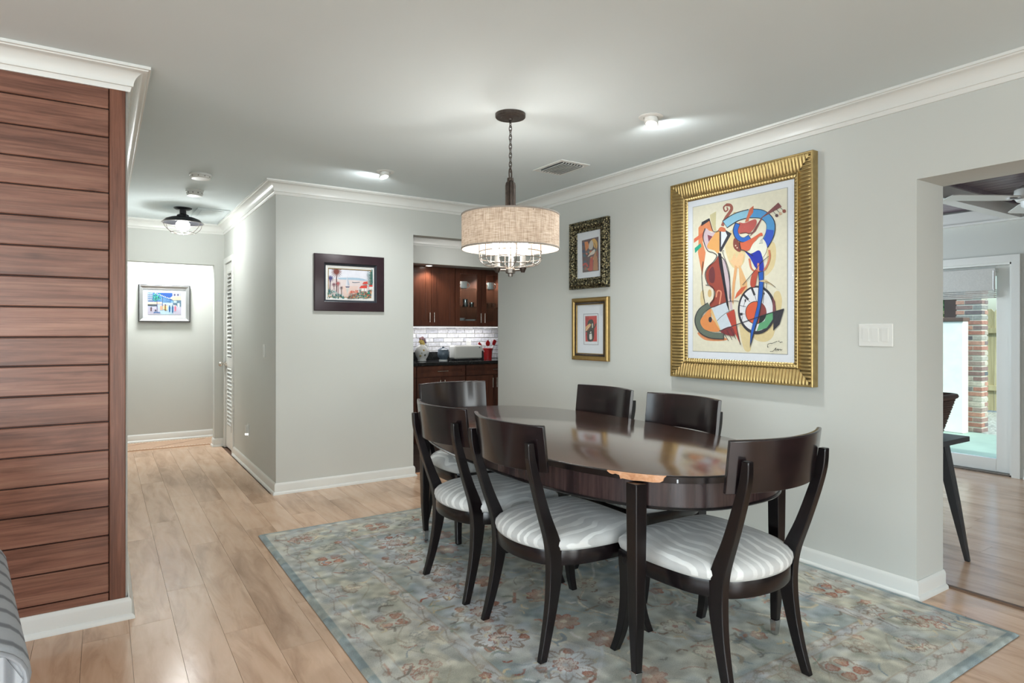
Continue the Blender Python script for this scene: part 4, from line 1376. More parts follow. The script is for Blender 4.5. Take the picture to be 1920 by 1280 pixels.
for yy in (-1.02, -0.50):
    MB().box(oval_pt(yy, 0.003) - 0.001, oval_pt(yy, 0.003) + 0.004, yy - 0.0015, yy + 0.0015, TH - 0.024, TH - 0.012).build('edge_nick', 'mat', tb)

# ================================================================== DINING CHAIRS
half = [(0, .275), (.15, .270), (.236, .252), (.258, .205), (.268, .10), (.262, -.02), (.240, -.125), (.180, -.212), (.095, -.250), (0, -.262)]
seat_pts = half + [(-x, y) for x, y in reversed(half[1:-1])]
seat_curve = [(p[0], p[1]) for p in catmull(seat_pts, 6, True)]
def scaled(s, dz=0.0):
    return [(x * s, (y - 0.0) * s, dz) for x, y in seat_curve]
def make_chair():
    t = thing('dining_chair', 'dark espresso chair', 'chair', (0, 0, 0), group='espresso klismos dining chairs')
    rail = MB()
    outer = [(x * 0.985, y * 0.985) for x, y in seat_curve]
    inner = [(x * 0.88, y * 0.88) for x, y in seat_curve]
    rail.loft([[(x, y, 0.352) for x, y in inner], [(x, y, 0.350) for x, y in outer], [(x * 1.008, y * 1.008, 0.356) for x, y in outer], [(x * 1.008, y * 1.008, 0.405) for x, y in outer], [(x, y, 0.410) for x, y in outer], [(x, y, 0.410) for x, y in inner]])
    rail.build('seat_rail', 'espresso', t, smooth=35)
    cu = MB()
    cu.loft([scaled(s, z) for s, z in ((0.96, 0.402), (1.0, 0.412), (1.022, 0.428), (1.015, 0.443), (0.96, 0.459), (0.86, 0.471), (0.70, 0.481), (0.50, 0.4875), (0.30, 0.491), (0.12, 0.493), (0.02, 0.4935))])
    cush = cu.build('seat_cushion', 'zebra', t, smooth=180)
    MB().tube([(x * 0.992, y * 0.992, 0.413) for x, y in seat_curve], 0.0045, 6, True).build('welt', P('seat_welt', (176, 177, 174), 0.8), cush, smooth=60)
    # crest rail: curved panel, concave towards the sitter
    cr = MB()
    n = 20
    rings = []
    for k in range(n + 1):
        u = -1 + 2 * k / n
        x = 0.254 * u
        y = -0.252 - 0.070 * (1 - u * u)
        th = 0.019
        # direction of thickness follows the curve
        nx_, ny_ = -2 * 0.070 * u / 0.254, 1.0
        ll = math.hypot(nx_, ny_)
        nx_, ny_ = nx_ / ll, ny_ / ll
        ring = []
        for (zz, lean, side) in ((0.725, 0.0, 0), (0.725, 0.0, 1), (0.900, -0.022, 1), (0.904, -0.0225, 0.8), (0.904, -0.0225, 0.2), (0.900, -0.022, 0)):
            ww = 1.0 - 0.010 * (0.904 - zz) / 0.168
            ring.append((x * ww + nx_ * th * (side - 0.5), y + ny_ * th * (side - 0.5) + lean, zz))
        rings.append(ring)
    cr.loft(rings)
    cr.build('crest_rail', 'espresso_x', t, smooth=35, bevel=0.002)
    for s in (-1, 1):
        pts = catmull([(.212, -.254, 0.0, .024, .032), (.206, -.226, .10, .028, .038), (.202, -.202, .21, .032, .046), (.199, -.188, .31, .035, .058), (.199, -.186, .39, .036, .066), (.201, -.203, .46, .035, .058), (.206, -.242, .56, .033, .046), (.211, -.282, .68, .031, .040), (.214, -.307, .77, .029, .034), (.216, -.315, .838, .027, .027)], 4)
        MB().rects([(s * p[0], p[1], p[2], p[3], p[4]) for p in pts]).build('back_leg', 'espresso', t, smooth=35, bevel=0.003)
        pts = catmull([(.252, .268, 0.0, .030, .030), (.240, .243, .08, .033, .034), (.231, .226, .19, .038, .040), (.228, .222, .29, .043, .046), (.228, .226, .352, .046, .048), (.228, .226, .400, .046, .048)], 4)
        MB().rects([(s * p[0], p[1], p[2], p[3], p[4]) for p in pts]).build('front_leg', 'espresso', t, smooth=35, bevel=0.003)
    return t
ch0 = make_chair()
chairs = [
    (1.945, 1.585, 0.0, 'espresso dining chair at the near end of the table, its back closest to the opening'),
    (1.646, 2.140, -PI / 2, 'espresso dining chair on the near long side, beside the chipped table edge'),
    (1.650, 2.742, -PI / 2, 'espresso dining chair on the near long side, closer to the kitchen'),
    (2.005, 3.535, PI, 'espresso dining chair at the far end of the table, in front of the kitchen'),
    (2.352, 2.345, PI / 2, 'espresso dining chair on the wall side, below the large gold framed painting'),
    (2.352, 2.975, PI / 2, 'espresso dining chair on the wall side, below the two small pictures'),
]
for i, (x, y, a, lab) in enumerate(chairs):
    c = ch0 if i == 0 else copy_tree(ch0)
    c.location = (x, y, FZ)
    c.rotation_euler = (0, 0, a)
    c['label'] = lab

# ================================================================== PENDANT LAMP
PX, PY = 1.823, 2.812
pn = thing('pendant_lamp', 'drum pendant lamp with linen shade and wire cage above the table', 'lamp', (PX, PY, 0))
MB().lathe([(0.001, HC - 0.034), (0.012, HC - 0.034), (0.014, HC - 0.026), (0.050, HC - 0.023), (0.052, HC - 0.020), (0.078, HC - 0.020), (0.081, HC - 0.016), (0.081, HC - 0.0005)], n=36, cap=True).build('canopy', 'bronze', pn, smooth=35)
zt, zb_ = HC - 0.03, 2.135
nl = 11
pitch = (zt - zb_) / nl
lk = None
for k in range(nl + 1):
    zc = zb_ + k * pitch
    if lk is None:
        pts = [(0.0075 * math.cos(a), 0, 0.0185 * math.sin(a)) for a in [2 * PI * j / 14 for j in range(14)]]
        o = MB().tube(pts, 0.0021, 6, True).build('chain_link', 'bronze', pn, smooth=60)
        lk = o.data
        o.location = (0, 0, zc)
    else:
        o = obj('chain_link', lk, None, pn, loc=(0, 0, zc))
    o.rotation_euler = (0, 0, PI / 2 * (k % 2) + 0.5)
MB().tube([(0.017 * math.cos(a), 0.0, 2.108 + 0.030 * math.sin(a)) for a in [2 * PI * j / 20 for j in range(20)]], 0.0042, 8, True).build('hanger_loop', 'bronze', pn, smooth=60, rotz=0.6)
MB().lathe([(0.006, 2.088), (0.017, 2.086), (0.018, 2.070), (0.012, 2.066)], n=20, cap=True).build('hanger_collar', 'bronze', pn, smooth=40)
fl = MB()
rings = []
for z, r_ in ((1.905, 0.028), (1.94, 0.028), (2.045, 0.028), (2.060, 0.025), (2.070, 0.016)):
    rings.append([(r_ * (1 - 0.20 * (j % 4 == 0)) * math.cos(2 * PI * j / 32), r_ * (1 - 0.20 * (j % 4 == 0)) * math.sin(2 * PI * j / 32), z) for j in range(32)])
fl.loft(rings)
fl.build('fluted_stem', 'bronze', pn, smooth=25)
SR, S0, S1 = 0.261, 1.704, 1.888
sh = MB()
sh.lathe([(SR, S0), (SR, S1)], n=72)
shade = sh.build('shade', 'burlap', pn, smooth=60)
for z0 in (S0 - 0.001, S1 - 0.007):
    MB().lathe([(SR + 0.0015, z0), (SR + 0.0025, z0 + 0.004), (SR + 0.0015, z0 + 0.008), (SR - 0.002, z0 + 0.008), (SR - 0.002, z0), (SR + 0.0015, z0)], n=72).build('shade_band', P('shade_band', (150, 142, 134), 0.8), shade, smooth=60)
MB().tube([(0, 0, 1.92), (0, 0, 1.60)], 0.006, 8).build('centre_rod', 'bronze_grey', pn)
for k in range(3):
    a = 2 * PI * k / 3 + 0.4
    MB().tube([(0, 0, 1.875), (SR * math.cos(a), SR * math.sin(a), 1.875)], 0.003, 6).build('shade_spoke', 'bronze_grey', shade, smooth=60)
CR = 0.167
for z in (1.690, 1.655):
    MB().tube([(CR * math.cos(2 * PI * j / 48), CR * math.sin(2 * PI * j / 48), z) for j in range(48)], 0.0024, 6, True).build('cage_ring', 'bronze_grey', pn, smooth=60)
MB().tube([(0.135 * math.cos(2 * PI * j / 48), 0.135 * math.sin(2 * PI * j / 48), 1.622) for j in range(48)], 0.0024, 6, True).build('cage_ring', 'bronze_grey', pn, smooth=60)
for k in range(12):
    a = 2 * PI * k / 12 + 0.13
    prof = catmull([(CR, 1.78), (CR, 1.69), (CR, 1.655), (0.158, 1.634), (0.135, 1.621), (0.09, 1.611), (0.03, 1.606)], 3)
    MB().tube([(r_ * math.cos(a), r_ * math.sin(a), z) for r_, z in prof], 0.0024, 6).build('cage_wire', 'bronze_grey', pn, smooth=60)
MB().lathe([(0.001, 1.560), (0.012, 1.560), (0.014, 1.574), (0.026, 1.578), (0.028, 1.598), (0.020, 1.604), (0.010, 1.612), (0.001, 1.612)], n=24, cap=True).build('hub', 'bronze_grey', pn, smooth=35)
for k in range(3):
    a = 2 * PI * k / 3 + 0.95
    hx, hy = 0.078 * math.cos(a), 0.078 * math.sin(a)
    arm = MB().tube([(0.02 * math.cos(a), 0.02 * math.sin(a), 1.592), (hx, hy, 1.592)], 0.0055, 8).build('arm', 'bronze_grey', pn, smooth=60)
    MB().lathe([(0.010, 1.578), (0.012, 1.584), (0.018, 1.596), (0.019, 1.604), (0.016, 1.606)], (hx, hy, 0), 18, True).build('socket_cup', 'bronze', arm, smooth=40)
    MB().lathe([(0.0145, 1.606), (0.0145, 1.668)], (hx, hy, 0), 18, True).build('candle_sleeve', 'linen', arm, smooth=40)
    MB().lathe([(0.010, 1.668), (0.013, 1.678), (0.026, 1.70), (0.030, 1.722), (0.024, 1.744), (0.001, 1.756)], (hx, hy, 0), 18, True).build('light_bulb', 'bulb', arm, smooth=60)
    add_light('pendant_bulb', 'POINT', (PX + hx, PY + hy, 1.775), 2.9, (1.0, 0.97, 0.94), radius=0.015)

# ================================================================== OTHER CEILING FIXTURES
fl_ = thing('flush_ceiling_light', 'dark caged flush ceiling light in the hall', 'light', (0.628, 6.652, HC))
MB().lathe([(0.078, 0.0), (0.078, -0.006), (0.060, -0.016), (0.028, -0.018), (0.028, -0.055), (0.050, -0.066), (0.054, -0.085), (0.056, -0.092)], n=32).build('canopy', 'graphite', fl_, smooth=35)
MB().lathe([(0.054, -0.084), (0.10, -0.090), (0.145, -0.108), (0.172, -0.136), (0.176, -0.142), (0.170, -0.140), (0.14, -0.114), (0.10, -0.097), (0.03, -0.092)], n=40).build('dome_shade', 'graphite', fl_, smooth=50)
MB().tube([(0.178 * math.cos(2 * PI * j / 40), 0.178 * math.sin(2 * PI * j / 40), -0.142) for j in range(40)], 0.0035, 6, True).build('cage_ring', 'bronze_grey', fl_, smooth=60)
MB().tube([(0.10 * math.cos(2 * PI * j / 32), 0.10 * math.sin(2 * PI * j / 32), -0.232) for j in range(32)], 0.003, 6, True).build('cage_ring', 'bronze_grey', fl_, smooth=60)
for k in range(6):
    a = 2 * PI * k / 6 + 0.3
    MB().tube([(r_ * math.cos(a), r_ * math.sin(a), z) for r_, z in catmull([(0.177, -0.142), (0.165, -0.18), (0.135, -0.213), (0.10, -0.232), (0.04, -0.244)], 4)], 0.003, 6).build('cage_wire', 'bronze_grey', fl_, smooth=60)
MB().lathe([(0.02, -0.09), (0.03, -0.11), (0.058, -0.145), (0.062, -0.175), (0.045, -0.205), (0.001, -0.218)], n=24).build('light_bulb', 'bulb_white', fl_, smooth=60)
add_light('hall_bulb', 'POINT', (0.628, 6.652, HC - 0.235), 19, LAMP, radius=0.09)

def eyeball(x, y, label, ang, watts, beam):
    t = thing('recessed_downlight', label, 'light', (x, y, HC), group='recessed ceiling lights')
    MB().lathe([(0.036, 0.0), (0.038, -0.006), (0.060, -0.006), (0.066, -0.002), (0.066, 0.0)], n=32).build('ring', 'white', t, smooth=40)
    dx, dy = math.cos(ang) * 0.012, math.sin(ang) * 0.012
    rings = []
    for r_, z, k in ((0.034, 0.0, 0.0), (0.037, -0.020, 0.5), (0.036, -0.038, 1.0), (0.031, -0.038, 1.0), (0.028, -0.020, 0.5)):
        rings.append([(r_ * math.cos(2 * PI * j / 24) + dx * k, r_ * math.sin(2 * PI * j / 24) + dy * k, z - 0.010 * k * math.cos(2 * PI * j / 24 - ang)) for j in range(24)])
    MB().loft(rings, cap=False).build('eyeball', 'white', t, smooth=40)
    MB().cyl((dx * 0.8, dy * 0.8, 0), 0.030, -0.030, -0.024, 20).build('lamp_lens', 'led', t)
    add_light('downlight_beam', 'SPOT', (x + math.cos(ang) * 0.035, y + math.sin(ang) * 0.035, HC - 0.062), watts, LAMP, aim=(math.cos(ang) * 0.9, math.sin(ang) * 0.9, -0.45), spot=2.9, radius=0.02, blend=0.6)
    add_light('downlight_beam', 'SPOT', (x + dx, y + dy, HC - 0.066), beam, LAMP, aim=(0.18 * math.cos(1.5), 0.25 * math.sin(1.5), -1), spot=2.5, radius=0.03, blend=0.9)
eyeball(2.482, 2.432, 'white eyeball downlight on the ceiling near the large painting', 0.35, 5, 40)
eyeball(1.719, 4.33, 'white eyeball downlight on the ceiling near the sailboat picture', 1.9, 6, 27)

def detector(x, y, r_, h_, label, kind):
    t = thing('smoke_detector', label, 'detector', (x, y, HC), group='hall ceiling detectors')
    MB().lathe([(r_, 0.0), (r_, -h_ * 0.35), (r_ * 0.97, -h_ * 0.4)], n=32, cap=True).build('mounting_plate', 'white', t, smooth=35)
    MB().lathe([(r_ * 0.93, -h_ * 0.42), (r_ * 0.93, -h_ * 0.75), (r_ * 0.80, -h_), (r_ * 0.2, -h_)], n=32, cap=True).build('cover', 'white', t, smooth=35)
    for k in range(10):
        a = 2 * PI * k / 10
        MB().box(r_ * 0.90, r_ * 0.945, -0.004, 0.004, -h_ * 0.7, -h_ * 0.5).build('vent_slot', 'bronze_grey', t, rotz=a)
detector(0.602, 5.151, 0.075, 0.034, 'wide flat white smoke detector on the hall ceiling', 0)
detector(0.628, 5.743, 0.066, 0.050, 'taller white smoke detector nearer the caged hall light', 1)

vt = thing('ceiling_vent', 'white louvred air vent on the ceiling behind the pendant lamp', 'vent', (2.715, 3.53, HC))
f = MB()
f.box(-0.125, 0.125, -0.17, -0.135, -0.006, 0).box(-0.125, 0.125, 0.135, 0.17, -0.006, 0).box(-0.125, -0.095, -0.135, 0.135, -0.006, 0).box(0.095, 0.125, -0.135, 0.135, -0.006, 0)
f.build('vent_frame', 'white', vt, bevel=0.002)
MB().box(-0.095, 0.095, -0.135, 0.135, -0.0012, -0.0004).build('duct_shade', 'black', vt)  # black sheet standing in for the shade inside the vent
for k in range(8):
    x = -0.092 + k * 0.0245
    MB().loft([[(x + 0.018, y, -0.002), (x + 0.021, y, -0.003), (x + 0.008, y, -0.017), (x + 0.005, y, -0.016)] for y in (-0.133, 0.133)]).build('louvre_slat', 'white', vt)
ah = thing('attic_hatch', 'thin white hatch panel on the hall ceiling beside the caged light', 'hatch', (0.88, 6.95, HC))
MB().box(-0.14, 0.14, -0.42, 0.42, -0.008, 0.0).build('panel', 'ceil', ah, bevel=0.002)
MB().box(-0.10, 0.10, -0.36, 0.36, -0.012, -0.008).build('raised_panel', 'ceil', ah, bevel=0.002)

# ================================================================== WALL PLATES
tp = thing('light_switch', 'white triple rocker switch plate on the wall right of the painting', 'switch', (XR, 1.624, 1.192), -PI / 2)
MB().box(-0.083, 0.083, -0.006, 0, 0, 0.113).build('plate', 'white', tp, bevel=0.003)
for k in (-1, 0, 1):
    MB().loft([[(k * 0.046 - 0.0165, -0.006, 0.024), (k * 0.046 + 0.0165, -0.006, 0.024), (k * 0.046 + 0.0165, -0.006, 0.090), (k * 0.046 - 0.0165, -0.006, 0.090)], [(k * 0.046 - 0.016, -0.0075, 0.024), (k * 0.046 + 0.016, -0.0075, 0.024), (k * 0.046 + 0.016, -0.0115, 0.090), (k * 0.046 - 0.016, -0.0115, 0.090)]]).build('rocker', 'white', tp)
hs = thing('light_switch', 'white single switch plate on the hall wall near the corner', 'switch', (XH, 5.48, 1.05), -PI / 2)
MB().box(-0.036, 0.036, -0.006, 0, 0, 0.108).build('plate', 'white', hs, bevel=0.003)
MB().box(-0.016, 0.016, -0.010, -0.004, 0.022, 0.086).build('rocker', 'white', hs, bevel=0.002)
nl_ = thing('night_light', 'slim white night light plugged in low on the hall wall', 'night light', (XH, 6.165, 0.30), -PI / 2)
MB().box(-0.036, 0.036, -0.006, 0, 0.0, 0.112).build('outlet_plate', 'white', nl_, bevel=0.003)
MB().box(-0.018, 0.018, -0.028, -0.004, 0.028, 0.10).build('body', 'white', nl_, bevel=0.005)
MB().box(-0.014, 0.014, -0.030, -0.006, 0.012, 0.026).build('lit_lens', 'glow', nl_, bevel=0.003)

# ================================================================== PICTURES
def ring_frame(name, W, H, prof, mat, parent, smooth=30):
    """mitred frame; prof = (inset from the outer edge, distance out of the wall); local x right, -y out of the wall, z up from the base"""
    rings = []
    for d, o in prof:
        rings.append([(-W / 2 + d, -o, d), (W / 2 - d, -o, d), (W / 2 - d, -o, H - d), (-W / 2 + d, -o, H - d)])
    return MB().loft(rings, cap=False).build(name, mat, parent, smooth)
def ribbed_frame(name, W, H, d0, d1, height, pitch, amp, mat, parent, across=8, per=6, sharp=False):
    """frame member whose ribs run across its width"""
    b = MB()
    for side in range(4):
        L = (W if side % 2 == 0 else H) - 2 * d0
        n = max(8, int(round(L / pitch)) * per)
        rows_ = []
        for i in range(n + 1):
            a = -L / 2 + L * i / n
            lim = max(0.0, L / 2 - abs(a))
            ph = (a / pitch) % 1.0
            rib = (1 - abs(2 * ph - 1)) if sharp else abs(math.sin(PI * ph))
            row = []
            for j in range(across + 1):
                t = j / across
                d = min((d1 - d0) * t, lim)
                tt = d / (d1 - d0)
                o = height(tt) + amp * rib * min(1.0, 5 * tt + 0.25, 5 * (1 - tt) + 0.25)
                D_ = d0 + d
                row.append({0: (a, -o, D_), 1: (W / 2 - D_, -o, H / 2 + a), 2: (-a, -o, H - D_), 3: (-W / 2 + D_, -o, H / 2 - a)}[side])
            rows_.append(row)
        m = across + 1
        vs_ = [p for r_ in rows_ for p in r_]
        fs = [(i * m + j, i * m + j + 1, (i + 1) * m + j + 1, (i + 1) * m + j) for i in range(n) for j in range(across)]
        b.add(vs_, fs)
    return b.build(name, mat, parent, 50)

class Art:
    """flat print: coloured shapes laid on one another on the picture's own plane"""
    def __init__(self, to_local, out):
        self.to = to_local
        self.b = MB()
        self.o = out
        self.k = 0
    def face(self, pts, col):
        self.b.col = s2l(col)
        o = self.o + 0.00006 * self.k
        self.k += 1
        self.b.add([(x, -o, z) for x, z in pts], [tuple(range(len(pts)))])
    def poly(self, pts, col, smooth=False, raw=False):
        if smooth:
            pts = catmull(pts, 6, True)
        self.face([tuple(p) for p in pts] if raw else [self.to(*p) for p in pts], col)
    def ell(self, cx, cy, rx, ry, col, n=28, a0=0.0, a1=2 * PI):
        self.poly([(cx + rx * math.cos(a0 + (a1 - a0) * k / n), cy + ry * math.sin(a0 + (a1 - a0) * k / n)) for k in range(n if a1 - a0 > 6.2 else n + 1)], col)
    def line(self, pts, w, col, smooth=True, taper=False):
        p = catmull(pts, 7) if smooth and len(pts) > 2 else list(pts)
        n = len(p)
        L, R = [], []
        for i in range(n):
            a, c = p[max(0, i - 1)], p[min(n - 1, i + 1)]
            dx, dy = c[0] - a[0], c[1] - a[1]
            l = math.hypot(dx, dy) or 1
            ww = (w if not taper else w * (1 - 0.85 * i / (n - 1))) / 2
            L.append((p[i][0] - dy / l * ww, p[i][1] + dx / l * ww))
            R.append((p[i][0] + dy / l * ww, p[i][1] - dx / l * ww))
        self.b.col = s2l(col)
        o = self.o + 0.00006 * self.k
        self.k += 1
        vs_ = [(x, -o, z) for x, z in (self.to(*q) for q in L)] + [(x, -o, z) for x, z in (self.to(*q) for q in R)]
        self.b.add(vs_, [(i, i + 1, n + i + 1, n + i) for i in range(n - 1)])
    def build(self, parent, name='print'):
        return self.b.build(name, 'paint', parent)

# ---- large abstract music painting
def right_wall_local(cy, z0, out):
    def f(px, py):
        _, y, z = at_x(px, py, XR - out)
        return (cy - y, z - z0)
    return f
gy0, gy1, gz0, gz1 = 1.926, 2.930, 0.967, 2.237
GW, GH = gy1 - gy0, gz1 - gz0
gp = thing('framed_painting', 'large abstract painting of musicians in a ribbed gold frame', 'painting', (XR, (gy0 + gy1) / 2, gz0), -PI / 2, group='framed pictures')
ring_frame('frame_edge', GW, GH, [(0.0, 0.0), (0.0, 0.048), (0.004, 0.052), (0.010, 0.050), (0.012, 0.0)], 'frame_gold', gp)
ribbed_frame('ribbed_frame', GW, GH, 0.008, 0.098, lambda t: 0.044 - 0.022 * t, 0.0205, 0.0075, 'frame_gold', gp)
ring_frame('inner_bead', GW, GH, [(0.094, 0.018), (0.096, 0.032), (0.100, 0.034), (0.104, 0.030), (0.106, 0.018)], 'frame_gold', gp)
ribbed_frame('beaded_lip', GW, GH, 0.104, 0.126, lambda t: 0.027 - 0.008 * t, 0.0185, 0.008, 'frame_gold', gp, 4, 4, True)
MB().box(-GW / 2 + 0.12, GW / 2 - 0.12, -0.018, -0.004, 0.12, GH - 0.12).build('mat_board', 'mat', gp)
MB().box(-GW / 2 + 0.165, GW / 2 - 0.165, -0.0195, -0.017, 0.17, GH - 0.165).build('mat_bevel', P('mat_bevel_grey', (170, 172, 170), 0.8), gp)  # thin grey border around the print
OUT = 0.0205
A_ = Art(right_wall_local((gy0 + gy1) / 2, gz0, OUT), OUT)
qx0, qx1, qz0, qz1 = -GW / 2 + 0.168, GW / 2 - 0.168, 0.173, GH - 0.168
A_.poly([(qx0, qz0), (qx1, qz0), (qx1, qz1), (qx0, qz1)], (231, 227, 206), raw=True)
a = lambda *pts: [(1280 + x / 5.564, 330 + y / 5.564) for x, y in pts]
b_ = lambda *pts: [(1280 + x / 6.095, 480 + y / 6.095) for x, y in pts]
S1, S2 = 1 / 5.564, 1 / 6.095
TAN, DK, CR_ = (222, 196, 140), (58, 58, 66), (236, 231, 214)
for pts in (a((880, 720), (950, 690), (975, 790), (950, 950), (860, 1040), (880, 900)), b_((1040, 440), (1100, 400), (1135, 500), (1115, 640), (1060, 640)), b_((205, 420), (250, 400), (300, 560), (215, 560)), b_((650, 780), (740, 790), (780, 1060), (700, 1060)), b_((820, 880), (1040, 760), (1040, 900), (960, 975), (840, 960)), a((440, 720), (520, 560), (640, 700), (640, 900), (520, 950))):
    A_.poly(pts, (224, 206, 158), True)
A_.poly(b_((180, 870), (470, 930), (500, 960), (360, 970), (240, 950)), (226, 152, 106), True)
A_.poly(a((195, 500), (285, 455), (320, 580), (240, 560), (210, 690), (240, 800), (205, 1040), (160, 800), (165, 690), (165, 540)), (222, 140, 96))
A_.poly(a((192, 525), (200, 480), (280, 438), (287, 462)), DK)
A_.poly(a((118, 655), (215, 585), (222, 620), (118, 697)), (222, 118, 86))
A_.poly(a((126, 752), (188, 700), (197, 735), (130, 804)), (44, 166, 138))
A_.poly(a((285, 405), (350, 368), (345, 520), (352, 575), (325, 570), (290, 450)), (206, 198, 156))
A_.poly(a((240, 545), (300, 590), (335, 585), (275, 760), (240, 740), (218, 640)), (212, 192, 200), True)
A_.poly(a((260, 612), (312, 630), (272, 685)), (132, 70, 84))
A_.poly(a((245, 770), (380, 800), (375, 850), (300, 930), (245, 1010), (262, 1100), (330, 1180), (330, 1280), (260, 1280), (215, 1150), (212, 1000)), CR_)
A_.poly(b_((240, 330), (310, 330), (362, 400), (360, 470), (310, 545), (265, 560), (245, 420)), (232, 226, 206), True)
A_.ell(1280 + 310 * S2, 480 + 425 * S2, 22 * S2, 45 * S2, (214, 184, 128))
A_.poly(a((380, 570), (380, 800), (330, 775), (255, 740), (300, 650)), (228, 170, 104), True)
A_.poly(a((440, 558), (512, 600), (402, 792), (385, 782), (385, 570)), DK)
A_.poly(a((402, 578), (448, 578), (466, 620), (402, 742)), (222, 228, 236))
A_.poly(a((372, 560), (400, 530), (445, 545), (445, 580), (385, 575)), (206, 118, 84), True)
A_.poly(b_((415, 0), (440, 150), (495, 520), (335, 585), (312, 540), (362, 470), (368, 400), (300, 328), (265, 225), (292, 130), (372, 55)), (158, 76, 64), True)
A_.poly(b_((300, 180), (345, 120), (370, 200), (360, 300), (310, 290)), (112, 58, 62), True)
A_.poly(b_((455, 40), (490, 30), (545, 330), (572, 612), (545, 612), (490, 300)), (206, 188, 196))
A_.poly(b_((405, -40), (440, -30), (500, 360), (535, 625), (515, 625), (470, 360), (420, 100)), (44, 44, 54))
A_.line(b_((385, 470), (400, 400), (440, 410), (430, 500), (420, 590), (455, 612), (472, 595)), 15 * S2, (224, 150, 120))
A_.poly(a((480, 860), (505, 880), (545, 805), (560, 860), (598, 800), (640, 830), (622, 915), (600, 955), (560, 955), (515, 915)), (234, 196, 150), True)
A_.poly(b_((598, 105), (628, 118), (600, 330), (580, 560), (560, 500), (572, 300)), (226, 172, 122))
A_.poly(b_((640, 105), (668, 128), (738, 300), (742, 380), (682, 520), (655, 300)), (228, 184, 132))
A_.poly(b_((595, 490), (620, 420), (670, 360), (735, 340), (680, 420)), (212, 104, 74))
A_.line(a((500, 308), (470, 292), (430, 325), (445, 368), (472, 350), (462, 325)), 14 * S1, (150, 88, 78))
A_.line(a((455, 300), (500, 305), (510, 350), (450, 440), (415, 520)), 30 * S1, (156, 92, 80))
A_.ell(1280 + 485 * S1, 330 + 480 * S1, 18 * S1, 20 * S1, (84, 74, 96))
A_.ell(1280 + 545 * S1, 330 + 392 * S1, 16 * S1, 18 * S1, (206, 190, 140))
A_.line(a((440, 505), (560, 430), (700, 388)), 92 * S1, DK)
A_.line(a((445, 503), (560, 430), (700, 390), (760, 390)), 74 * S1, (140, 192, 216))
A_.line(a((700, 390), (830, 400), (915, 480), (915, 600), (850, 725)), 98 * S1, DK)
A_.line(a((700, 390), (830, 400), (912, 480), (912, 600), (852, 720)), 82 * S1, (78, 150, 206))
A_.line(a((914, 560), (900, 640), (852, 720)), 80 * S1, (52, 88, 196))
A_.poly(a((652, 482), (700, 342), (742, 310), (738, 380), (695, 440), (690, 470)), (202, 108, 80))
A_.poly(a((585, 490), (650, 490), (760, 450), (768, 510), (705, 590), (640, 592), (580, 592)), (188, 92, 86), True)
A_.line(a((578, 492), (552, 570), (580, 642), (640, 668), (705, 635)), 56 * S1, DK)
A_.line(a((576, 500), (555, 570), (582, 640), (640, 665), (700, 637)), 43 * S1, (48, 106, 196))
A_.line(a((600, 600), (660, 590), (700, 600), (760, 560), (830, 430)), 9 * S1, (110, 60, 60))
A_.poly(a((880, 385), (1000, 276), (1036, 320), (838, 432), (765, 572), (700, 632), (745, 560), (825, 432)), (128, 76, 76))
for (x0, y0, x1, y1, r_, c) in ((945, 365, 984, 412, 17, (90, 70, 74)), (980, 345, 1022, 392, 16, (214, 178, 150)), (1022, 330, 1062, 366, 19, (152, 88, 74))):
    A_.line(a((x0, y0), (x1, y1)), 5 * S1, DK, False)
    A_.ell(1280 + x1 * S1, 330 + y1 * S1, r_ * S1, r_ * S1, c, 14)
A_.poly(a((590, 690), (640, 690), (740, 640), (820, 590), (836, 622), (790, 640), (705, 762), (650, 778), (600, 742)), (214, 106, 76), True)
A_.poly(a((540, 650), (590, 690), (612, 772), (580, 786), (533, 738)), (134, 72, 64), True)
for x, y in ((556, 725), (572, 748)):
    A_.ell(1280 + x * S1, 330 + y * S1, 8 * S1, 9 * S1, (226, 190, 170), 10)
A_.poly(a((742, 700), (832, 650), (884, 742), (840, 845), (800, 792), (705, 802)), (234, 234, 218), True)
for k in range(4):
    A_.line(a((800 + 6 * k, 705 - 14 * k), (840, 700 - 14 * k)), 4 * S1, DK, False)
A_.line(a((905, 770), (910, 860), (860, 970), (790, 1002), (722, 965), (698, 860)), 18 * S1, (206, 124, 96))
A_.poly(a((650, 780), (712, 812), (800, 775), (836, 850), (846, 985), (770, 962), (705, 850)), (38, 56, 172), True)
A_.poly(b_((1040, 640), (1165, 603), (1112, 780), (1040, 852)), DK)
A_.ell(1280 + 852 * S2, 480 + 615 * S2, 217 * S2, 278 * S2, DK, 44)
A_.ell(1280 + 846 * S2, 480 + 608 * S2, 190 * S2, 248 * S2, (228, 230, 234), 44)
A_.poly(b_((1032, 470), (1062, 520), (1066, 640), (1034, 645)), (128, 76, 82))
A_.ell(1280 + 842 * S2, 480 + 645 * S2, 122 * S2, 132 * S2, DK, 36)
A_.ell(1280 + 840 * S2, 480 + 645 * S2, 113 * S2, 123 * S2, (218, 98, 66), 36)
A_.poly(b_((905, 540), (950, 590), (958, 655), (890, 690)), (134, 66, 66), True)
A_.poly(b_((1034, 642), (1036, 722), (965, 820), (850, 858), (880, 770), (940, 740), (962, 668)), (98, 166, 122))
A_.poly(b_((885, 695), (960, 665), (930, 740), (870, 770)), (44, 48, 52))
for p, q, ww in (((795, 365), (828, 448), 24), ((702, 440), (755, 498), 24), ((640, 663), (690, 663), 30), ((742, 488), (775, 525), 5), ((720, 510), (700, 580), 5), ((650, 562), (728, 578), 5), ((830, 450), (850, 515), 5), ((690, 660), (715, 660), 5), ((940, 350), (925, 540), 5), ((965, 310), (955, 400), 4), ((690, 690), (680, 745), 4)):
    A_.line(b_(p, q), ww * S2, DK, False)
